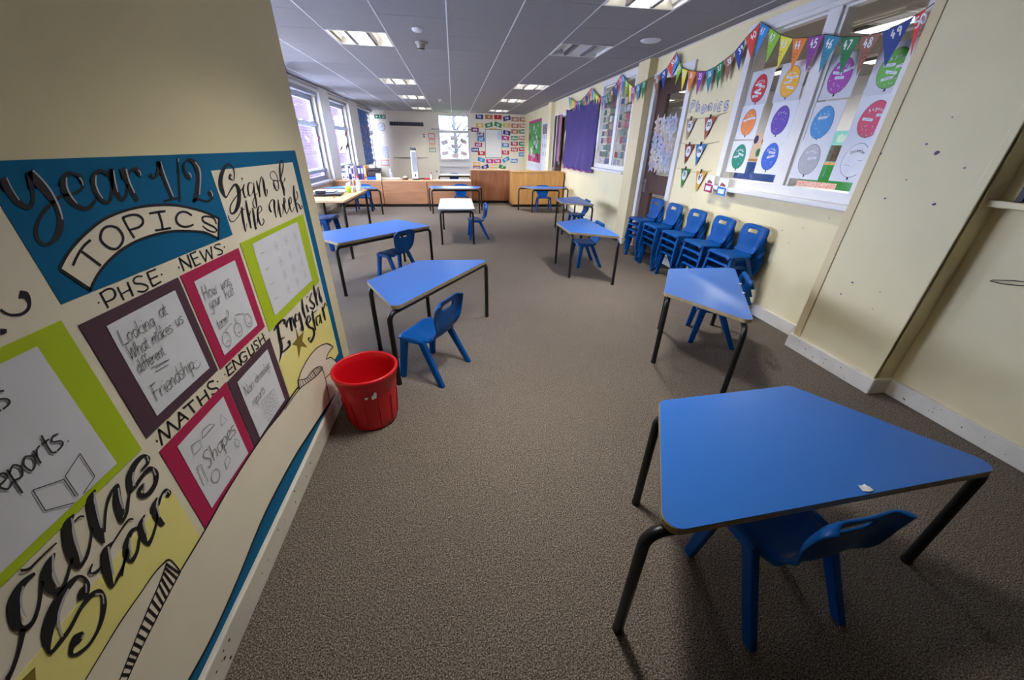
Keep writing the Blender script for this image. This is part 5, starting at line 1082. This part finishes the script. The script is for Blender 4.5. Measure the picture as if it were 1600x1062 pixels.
# ------------------------------------------------------------------ back wall
CARDS = [
 ('his', 'navy', 0.969, 2.191, 0),('a', 'brown', 1.303, 2.196, 0),('I', 'red', 1.621, 2.198, 0),('me', 'navy', 1.942, 2.17, 12),
 ('you', 'brown', 2.245, 2.147, 0),('are', 'brown', 2.534, 2.15, 0),('no', 'yellow', 0.974, 1.934, 0),('we', 'green', 1.3, 1.948, 14),
 ('go', 'green', 1.626, 1.965, -16),('to', 'yellow', 1.937, 1.952, 0),('ask', 'brown', 2.242, 1.949, 0),('they', 'brown', 2.533, 1.956, 0),
 ('one', 'plum', 0.801, 1.793, 0),('push', 'navy', 0.991, 1.643, 0),('put', 'blue', 1.007, 1.497, 0),('pull', 'pink', 0.911, 1.327, 0),
 ('some', 'navy', 0.786, 1.16, 0),('be', 'red', 1.013, 1.05, 0),('of', 'yellow', 1.441, 1.797, 0),('by', 'navy', 1.944, 1.725, -10),
 ('my', 'pink', 1.899, 1.556, -6),('she', 'blue', 1.901, 1.327, 0),('full', 'red', 1.904, 1.085, 0),('our', 'brown', 2.241, 1.769, 0),
 ('love', 'green', 2.533, 1.775, 0),('school', 'green', 2.229, 1.557, 0),('there', 'brown', 2.535, 1.569, 0),('the', 'red', 2.23, 1.378, 0),
 ('was', 'green', 2.533, 1.387, 0),('says', 'red', 2.234, 1.192, 0),('here', 'red', 2.539, 1.208, 0),('come', 'blue', 2.537, 1.033, 0),
 ('is', 'blue', 1.004, 0.836, -14),('he', 'pink', 1.315, 0.791, 0),('has', 'pink', 1.612, 0.795, 0),('so', 'blue', 1.923, 0.854, 26),
 ('today', 'blue', 2.231, 0.818, 0),('said', 'yellow', 0.828, 0.693, 0),('were', 'plum', 0.825, 0.557, 0),('do', 'navy', 1.139, 0.594, 20),
 ('house', 'yellow', 1.47, 0.626, 0),('if', 'green', 1.787, 0.596, -20)]
for w_, k, u, v, rz in CARDS:
    rm = R(rz); hw, hh = .133, .066
    pts = [(u+a*math.cos(rm)-b*math.sin(rm), v+a*math.sin(rm)+b*math.cos(rm)) for a, b in ((-hw, -hh), (hw, -hh), (hw, hh), (-hw, hh))]
    lay = .002+.003*((int(u*100)+int(v*100)) % 3)
    o = MB().prism(pts, fB, lay, lay+.002).build('word_card', ccol(k)); tag(o, '%s word card reading %s on the back wall' % (k, w_), 'card', 'word cards on the back wall')
    xh = min(.06, .215/max(text_w(w_), 1)*10); text(MB(), w_, u+.02*math.sin(rm), v-.03*math.cos(rm), xh, .017, fB, lay+.003, rot=rm, center=True).build('lettering', PRINT, o)
wb = thing('whiteboard', 'small white board framed by word cards on the back wall', 'whiteboard'); MB().prism(rect(1.166, 1.762, .907, 1.812), fB, .002, .012).build('board', mat('whiteboard_face', (236, 236, 232), rough=.25), wb); frame_bars(MB(), fB, 1.155, 1.773, .896, 1.823, .018, 0, .018).build('frame', GREYP, wb)
flat(wb, 'note', rect(1.6, 1.76, 1.5, 1.78), fB, .014, mat('pale_blue_note', (206, 218, 236), rough=.7))
ex = thing('exit_sign', 'green emergency exit sign with a white arrow and running figure', 'sign'); GREEN = mat('exit_green', (22, 112, 62), rough=.5)
bevel(MB().prism(rect(-2.6, -2.235, 2.05, 2.168), fB, .002, .012).build('plate', GREEN, ex), .002); mb = MB(); mb.prism([(-2.57, 2.109), (-2.53, 2.145), (-2.53, 2.122), (-2.49, 2.122), (-2.49, 2.096), (-2.53, 2.096), (-2.53, 2.073)], fB, .0125, .013); mb.build('arrow', PRINT, ex)
mb = MB(); mb.prism([(-2.425+.012*math.cos(q), 2.147+.012*math.sin(q)) for q in [PI*k/6 for k in range(12)]], fB, .0125, .013); ribbon(mb, [(-2.425, 2.135), (-2.42, 2.1)], .016, fB, .0132); ribbon(mb, [(-2.42, 2.1), (-2.445, 2.085), (-2.465, 2.065)], .01, fB, .0132); ribbon(mb, [(-2.42, 2.1), (-2.4, 2.085), (-2.405, 2.062)], .01, fB, .0132); ribbon(mb, [(-2.45, 2.115), (-2.425, 2.13), (-2.395, 2.115)], .008, fB, .0132); mb.build('figure', PRINT, ex)
mb = MB(); [ribbon(mb, [(-2.35, z), (-2.26, z)], .014, fB, .0132) for z in (2.135, 2.109, 2.083)]; mb.build('lettering', PRINT, ex)
ck = thing('wall_clock', 'round white wall clock below the exit sign', 'clock'); cc = (-2.415, 1.81)
MB().prism([(cc[0]+.125*math.cos(2*PI*k/32), cc[1]+.125*math.sin(2*PI*k/32)) for k in range(32)], fB, .002, .03).build('case', GREYP, ck); MB().prism([(cc[0]+.113*math.cos(2*PI*k/32), cc[1]+.113*math.sin(2*PI*k/32)) for k in range(32)], fB, .031, .032).build('face', PAPER, ck)
mb = MB(); ribbon(mb, [cc, (cc[0]+.05, cc[1]+.045)], .01, fB, .034); mb.build('hour_hand', INK, ck); mb = MB(); ribbon(mb, [cc, (cc[0]-.07, cc[1]-.035)], .007, fB, .034); mb.build('minute_hand', INK, ck)
mb = MB(); [ribbon(mb, [(cc[0]+.09*math.cos(k*PI/6), cc[1]+.09*math.sin(k*PI/6)), (cc[0]+.104*math.cos(k*PI/6), cc[1]+.104*math.sin(k*PI/6))], .007, fB, .0335) for k in range(12)]; mb.build('hour_marks', INK, ck)
vt = thing('air_vent', 'long dark grille of an air vent on the back wall', 'vent'); MB().prism(rect(-2.12, -1.0, 1.865, 1.965), fB, .001, .006).build('backing', DARK, vt); frame_bars(MB(), fB, -2.13, -.99, 1.855, 1.975, .014, 0, .016).build('frame', mat('vent_grey', (96, 94, 96), rough=.5), vt)
for k in range(12): MB().prism(rect(-2.1+.091*k, -2.085+.091*k, 1.87, 1.96), fB, .006, .014).build('slat', mat('vent_grey', (96, 94, 96)), vt)
pn = thing('cream_screen', 'cream panelled screen on the back wall behind the fan', 'screen'); bevel(MB().prism(rect(-2.13, -.93, .88, 1.65), fB, 0, .02).build('panel', BACKWALL, pn), .003); bevel(MB().prism(rect(-1.55, -.96, 1.1, 1.63), fB, .02, .026).build('raised_panel', BACKWALL, pn), .002)
MB().prism(rect(-2.13, -.93, .872, .884), fB, 0, .03).build('lower_rail', GREYP, pn)
for z in (1.58, 1.52): MB().prism(rect(-1.03, -.97, z, z+.035), fB, .027, .03).build('hook', DARK, pn)
def poster(name, label, u0, u1, v0, v1, rgb, edge=None, dots=None):
    t = thing(name, label, 'poster'); flat(t, 'border', rect(u0, u1, v0, v1), fB, .003, mat('border_'+name+str(edge), edge or rgb, rough=.7)); flat(t, 'sheet', rect(u0+.022, u1-.022, v0+.02, v1-.02), fB, .005, mat('sheet_%d_%d_%d' % rgb, rgb, rough=.7))
    if dots:
        mb = MB(); random.seed(2); [ribbon(mb, [(u0+.05+(u1-u0-.1)*a/4, v0+.05+(v1-v0-.1)*b/4), (u0+.05+(u1-u0-.1)*a/4+.02, v0+.06+(v1-v0-.1)*b/4)], .02, fB, .0066) for a in range(5) for b in range(5) if random.random() < .7]; mb.build('printed_marks', mat('mark_print', dots, rough=.7), t)
    else:
        mb = MB(); [ribbon(mb, [(u0+.05, v0+(v1-v0)*k/4), (u1-.06, v0+(v1-v0)*k/4)], .008, fB, .0066) for k in (1, 2, 3)]; mb.build('printed_lines', mat('line_print', (176, 170, 180), rough=.7), t)
poster('chart', 'white chart of small pictures below the clock', -2.56, -2.28, .84, 1.22, (222, 222, 228), (214, 214, 222), (90, 90, 110)); poster('notice', 'white notice with an orange border below the picture chart', -2.6, -2.31, .6, .79, (232, 222, 220), (226, 120, 80))
poster('notice', 'red bordered notice left of the back window, topmost of four', -.85, -.63, 1.48, 1.65, (236, 230, 228), (222, 70, 66)); poster('notice', 'orange bordered notice left of the back window, second of four', -.845, -.63, 1.32, 1.47, (236, 230, 226), (232, 130, 84)); poster('notice', 'yellow bordered notice left of the back window, third of four', -.855, -.63, 1.19, 1.31, (236, 232, 222), (232, 186, 92)); poster('notice', 'green bordered notice left of the back window, lowest of four', -.865, -.625, 1.06, 1.185, (232, 234, 228), (110, 160, 96))
# ------------------------------------------------------------------ blue display on the pier of the window wall
bl2 = thing('blue_display', 'tall blue display with a scalloped lilac border between the side windows', 'display board')
fD = lambda u, v, d: (-2.716+d, u, v)
flat(bl2, 'blue_backing', rect(12.72, 14.0, .72, 2.285), fD, .03, mat('blue_display_paper', (58, 112, 200), rough=.7, var=.15, vscale=5)); MB().prism(rect(12.7, 14.1, 2.245, 2.29), fD, .0, .036).build('red_top_edge', mat('red_border', (206, 52, 64), rough=.7), bl2); MB().prism(rect(12.69, 12.725, .72, 2.285), fD, .0, .036).build('red_side_edge', mat('red_border', (206, 52, 64)), bl2)
for k in range(10): MB().prism([(13.98+.3*math.cos(a), 2.19-.155*k+.078*math.sin(a)) for a in [-PI/2+PI*q/8 for q in range(9)]], fD, .03, .034).build('scallop', mat('lilac_scallop', (148, 128, 170), rough=.7), bl2)
random.seed(11)
for k in range(70):
    u, v = random.uniform(12.8, 13.9), random.uniform(.78, 2.0); a = random.uniform(0, PI); l = random.uniform(.03, .07)
    MB().prism([(u+l*math.cos(a)-.02*math.sin(a), v+l*math.sin(a)+.02*math.cos(a)), (u-l*math.cos(a)-.02*math.sin(a), v-l*math.sin(a)+.02*math.cos(a)), (u-l*math.cos(a)+.02*math.sin(a), v-l*math.sin(a)-.02*math.cos(a)), (u+l*math.cos(a)+.02*math.sin(a), v+l*math.sin(a)-.02*math.cos(a))], fD, .031+.0002*k, .0315+.0002*k).build('paper_shape', mat('shape_%d' % (k % 5), [(196, 176, 120), (104, 150, 214), (180, 120, 110), (96, 110, 190), (150, 170, 120)][k % 5], rough=.7), bl2)
# butterflies and ribbon hung in the second side window
for i, (u, v, s, rgb) in enumerate(((11.1, 1.2, .13, (120, 54, 54)), (10.55, 1.17, .12, (226, 150, 140)), (11.2, 1.5, .1, (206, 90, 110)), (8.95, 1.35, .09, (226, 160, 180)))):
    t = thing('paper_butterfly', ['dark red paper butterfly', 'pale pink paper butterfly', 'small rose paper butterfly near the top', 'faint pink paper butterfly by the nearer pier'][i]+' hung in a side window', 'decoration', group='paper butterflies in the side windows')
    for sg in (-1, 1): MB().add([fW(u, v, -.02), fW(u+sg*s, v+s*.9, .0), fW(u+sg*s*1.1, v+s*.2, .02), fW(u+sg*s*.5, v-.02, -.01), fW(u+sg*s*.8, v-s*.8, .0), fW(u+sg*s*.2, v-s*.5, -.01)], [(0, 1, 2, 3), (0, 3, 4, 5)]).build('wing', mat('butterfly_%d' % i, rgb, rough=.7), t)
    MB().tube([fW(u, v+s*.6, -.015), fW(u, v-s*.4, -.015)], .008, 6).build('body', DARK, t)
# ------------------------------------------------------------------ things on the counter
CT = .568
def box_thing(name, x0, x1, y0, y1, z0, z1, rgb, label, cat, group=None, lbl=None, lean=0):
    t = thing(name, label, cat, ((x0+x1)/2, (y0+y1)/2, z0), 0, group); hx, hy = (x1-x0)/2, (y1-y0)/2
    bevel(MB().box(-hx, hx, -hy, hy, 0, z1-z0).build('cover', mat('%s_%d_%d_%d' % ((name,)+rgb), rgb, rough=.45), t), .004)
    if lbl: MB().box(-hx*.6, hx*.6, -hy-.002, -hy, (z1-z0)*.45, (z1-z0)*.85).build('spine_label', mat('label_%d_%d_%d' % lbl, lbl, rough=.7), t)
    MB().add([(.018*math.cos(2*PI*k/12), -hy-.0015, .05+.018*math.sin(2*PI*k/12)) for k in range(12)], [tuple(range(12))]).build('finger_hole', DARK, t)
    t.rotation_euler = (0, lean, 0); return t
gF = 'files standing on the counter'
box_thing('box_file', -2.52, -2.44, 9.4, 9.66, CT, .70, (206, 196, 200), 'pale grey box file at the left end of the counter', 'file', gF)
box_thing('lever_file', -2.425, -2.365, 9.38, 9.66, CT, .85, (206, 218, 240), 'pale blue lever file second from the left', 'file', gF, (240, 240, 246), .05)
box_thing('lever_file', -2.36, -2.305, 9.38, 9.66, CT, .84, (24, 40, 90), 'navy lever file with a white label', 'file', gF, (226, 230, 240), .05)
box_thing('lever_file', -2.3, -2.235, 9.38, 9.66, CT, .845, (196, 160, 190), 'lilac lever file with a dark edge', 'file', gF, (40, 36, 60))
box_thing('lever_file', -2.23, -2.165, 9.38, 9.66, CT, .845, (110, 98, 110), 'grey lever file beside the lilac one', 'file', gF)
box_thing('lever_file', -2.16, -2.095, 9.38, 9.66, CT, .85, (24, 22, 36), 'black lever file with a long white label', 'file', gF, (206, 216, 232))
box_thing('lever_file', -2.09, -2.03, 9.38, 9.66, CT, .85, (66, 46, 150), 'purple lever file next to the orange one', 'file', gF, (170, 200, 220))
box_thing('lever_file', -2.025, -1.975, 9.38, 9.66, CT, .856, (236, 150, 40), 'orange lever file at the right end of the row', 'file', gF, (190, 214, 226))
tr_ = thing('blue_tray', 'royal blue plastic tray on the counter', 'tray', (-1.845, 9.5, CT)); mb = MB()
for a in ((-.125, .125, -.13, .13, 0, .008), (-.125, .125, -.13, -.12, 0, .066), (-.125, .125, .12, .13, 0, .066), (-.125, -.115, -.13, .13, 0, .066), (.115, .125, -.13, .13, 0, .066)): mb.box(*a)
bevel(mb.build('tray_body', mat('royal_blue_plastic', (10, 84, 206), rough=.4), tr_), .003)
bc = thing('black_case', 'dark brown lidded case resting on the blue tray', 'case', (-1.81, 9.5, .637)); bevel(MB().box(-.14, .14, -.11, .11, 0, .11).build('case_body', mat('dark_brown_case', (58, 44, 42), rough=.6, var=.2, vscale=10), bc), .02, 3); bevel(MB().box(-.142, .142, -.112, .112, .112, .17).build('lid', mat('dark_brown_case', (58, 44, 42)), bc), .02, 3)
tb = thing('tissue_packet', 'white packet leaning in front of the dark case', 'packet', (-1.71, 9.345, CT)); bevel(MB().box(-.055, .055, -.02, .02, 0, .135).build('packet_body', mat('packet_white', (240, 238, 220), rough=.6), tb), .01); MB().box(-.04, .04, -.0215, -.0205, .03, .08).build('printed_band', mat('packet_band', (226, 226, 160), rough=.6), tb)
tag(bevel(MB().box(-1.9, -1.78, 9.42, 9.56, .81, .87).build('white_carton', mat('packet_white', (240, 238, 220))), .006), 'small white carton lying on top of the dark case', 'carton')
pp = thing('paper_pile', 'loose pile of cream papers on the counter', 'papers', (-1.46, 9.48, CT))
for k in range(6):
    o = bevel(MB().box(-.2, .2, -.13, .13, 0, .005).build('sheet', mat('cream_sheets', (236, 228, 208), rough=.8), pp), .001); o.location = (.012*math.sin(k*2), .01*math.cos(k*3), .006*k); o.rotation_euler = (0, 0, .12*math.sin(k*1.7))
bk = thing('wicker_basket', 'small woven basket of white tissues on the counter', 'basket', (-1.135, 9.44, CT)); MB().lathe([(0, .002), (.06, .002), (.07, .05), (.066, .052), (.056, .01), (0, .01)]).build('basket', mat('wicker', (150, 122, 92), rough=.8, var=.5, vscale=60), bk)
random.seed(6); MB().grid(lambda i, j: (.055*(j/5)*math.cos(i*PI/6), .055*(j/5)*math.sin(i*PI/6), .085-.03*(j/5)+random.uniform(-.008, .008)), 13, 6).build('tissue', STICKER, bk)
tf = thing('tower_fan', 'tall white tower fan with a grey head standing on the counter', 'fan', (-.9, 9.5, CT)); MB().lathe([(0, 0), (.085, 0), (.085, .015), (.06, .022), (0, .022)]).build('base', DARK, tf)
bevel(MB().hexa([(-.075, -.07, .02), (.075, -.07, .02), (.07, .07, .02), (-.07, .07, .02)], [(-.068, -.062, .61), (.068, -.062, .61), (.062, .062, .61), (-.062, .062, .61)]).build('body', WHITE_PL, tf), .025, 3); bevel(MB().hexa([(-.067, -.061, .612), (.067, -.061, .612), (.061, .061, .612), (-.061, .061, .612)], [(-.06, -.05, .665), (.06, -.05, .665), (.055, .055, .685), (-.055, .055, .685)]).build('head', mat('slate_grey_plastic', (62, 64, 72), rough=.45), tf), .014, 3)
for k in range(11): MB().box(-.05+.0092*k, -.0455+.0092*k, -.0735, -.066, .17, .58).build('grille_slat', mat('pale_grey_slat', (170, 176, 190), rough=.4), tf)
MB().box(-.012, .012, -.0765, -.07, .07, .12).build('switch', DARK, tf)
for x, rgb, l in ((-.66, (206, 36, 44), 'red clip strip lying on the counter'), (-.76, (30, 34, 34), 'dark cable coil lying beside the fan')):
    tag(MB().tube([(x+.07*math.cos(k*.5), 9.46+.05*math.sin(k*.5), CT+.014+.002*k) for k in range(13)], .012, 7).build('counter_clutter', mat('clutter_%d' % rgb[0], rgb, rough=.5)), l, 'clutter')
def bottle(x, y, z, s, label, rgb, cap):
    t = thing('bottle', label, 'bottle', (x, y, z)); MB().lathe([(0, 0), (.022*s, 0), (.024*s, .01*s), (.024*s, .085*s), (.01*s, .11*s), (.01*s, .125*s)]).build('bottle_body', mat('bottle_%d_%d_%d' % rgb, rgb, rough=.25), t); MB().lathe([(.012*s, .122*s), (.012*s, .145*s), (0, .147*s)]).build('cap', mat('cap_%d_%d_%d' % cap, cap, rough=.4), t)
bottle(-.54, 9.48, CT, 1.1, 'slim clear bottle on the right part of the counter', (214, 220, 232), (214, 80, 90)); bottle(-1.48, 9.6, CT, 1.5, 'tall pale glue bottle behind the paper pile', (206, 208, 226), (226, 226, 234))
st_ = thing('desk_stand', 'thin dark wire stand with a ball end on the counter', 'stand', (-.39, 9.5, CT)); MB().lathe([(0, 0), (.035, 0), (.035, .008), (0, .01)]).build('base', WHITE_PL, st_); MB().tube([(0, 0, .008), (.005, 0, .1), (-.02, 0, .17)], .005, 6).build('stem', WHITE_PL, st_); MB().lathe([(0, -.014), (.012, -.008), (.014, 0), (.012, .008), (0, .014)], (-.02, 0, .18)).build('ball', DARK, st_)
# ------------------------------------------------------------------ things on the teacher desk
DT = .7012
lp = thing('laptop', 'closed black laptop with a dark charger on the teacher desk', 'laptop', (-1.66, 5.3, DT), R(6)); bevel(MB().box(-.2, .2, -.14, .14, 0, .014).build('base', DARK, lp), .004); bevel(MB().box(-.2, .2, -.14, .14, .0145, .024).build('lid', mat('laptop_lid', (40, 40, 46), rough=.3), lp), .003)
ch_ = thing('charger', 'black charger block and cable on the laptop', 'charger', (-1.68, 5.28, DT+.025)); bevel(MB().box(-.09, .03, -.03, .03, 0, .03).build('block', DARK, ch_), .006); MB().tube([(.03, 0, .012), (.08, .03, .01), (.12, -.02, .012), (.16, .02, .02), (.18, .0, .03)], .006, 6).build('cable', DARK, ch_)
pd = thing('writing_pad', 'white writing pad lying behind the laptop', 'pad', (-1.6, 5.62, DT), R(4)); bevel(MB().box(-.17, .1, -.1, .1, 0, .014).build('pages', PAPER, pd), .002); MB().box(-.17, .1, .08, .102, 0, .017).build('binding', DARK, pd)
cu = thing('green_cup', 'lime green cup holding paper on the teacher desk', 'cup', (-1.445, 5.6, DT)); MB().lathe([(0, 0), (.03, 0), (.036, .085), (.033, .085), (.028, .006), (0, .006)]).build('cup_body', mat('lime_plastic', (176, 206, 40), rough=.4), cu); MB().prism([(-.03, .07), (.025, .07), (.04, .14), (-.02, .12)], lambda u, v, d: (u, d, v), 0, .002).build('paper', PAPER, cu)
pt = thing('pen_pot', 'clear pot of pens beside the green cup', 'pen pot', (-1.385, 5.66, DT)); MB().lathe([(0, 0), (.026, 0), (.028, .08), (.026, .08), (.024, .005), (0, .005)]).build('pot', mat('pale_grey_pot', (190, 184, 186), rough=.3), pt)
for k in range(6): MB().tube([(.012*math.cos(k), .012*math.sin(k), .006), (.03*math.cos(k), .03*math.sin(k), .15)], .004, 6).build('pen', mat('pen_%d' % k, [(206, 60, 60), (60, 60, 80), (226, 226, 230), (190, 70, 110), (60, 110, 190), (230, 200, 60)][k], rough=.4), pt)
bottle(-1.36, 5.85, DT, 1.35, 'clear bottle with a red cap on the teacher desk', (206, 212, 226), (206, 50, 66))
ts = thing('tissue_heap', 'heap of crumpled white tissues at the far corner of the teacher desk', 'tissues', (-1.39, 5.95, DT)); random.seed(12)
MB().grid(lambda i, j: ((.09*j/6+.008*math.sin(i*2.3))*math.cos(i*PI/8)*.75, (.09*j/6)*math.sin(i*PI/8), .07*(1-(j/6)**2)+(.012*math.sin(i*3.1+j*2) if 0 < j < 6 else 0)), 17, 7).build('tissue', STICKER, ts)
tag(bevel(MB().box(-1.495, -1.475, 5.02, 5.04, DT, DT+.02).build('orange_cube', mat('orange_plastic', (226, 110, 60), rough=.5)), .004), 'small orange cube at the front edge of the teacher desk', 'cube')
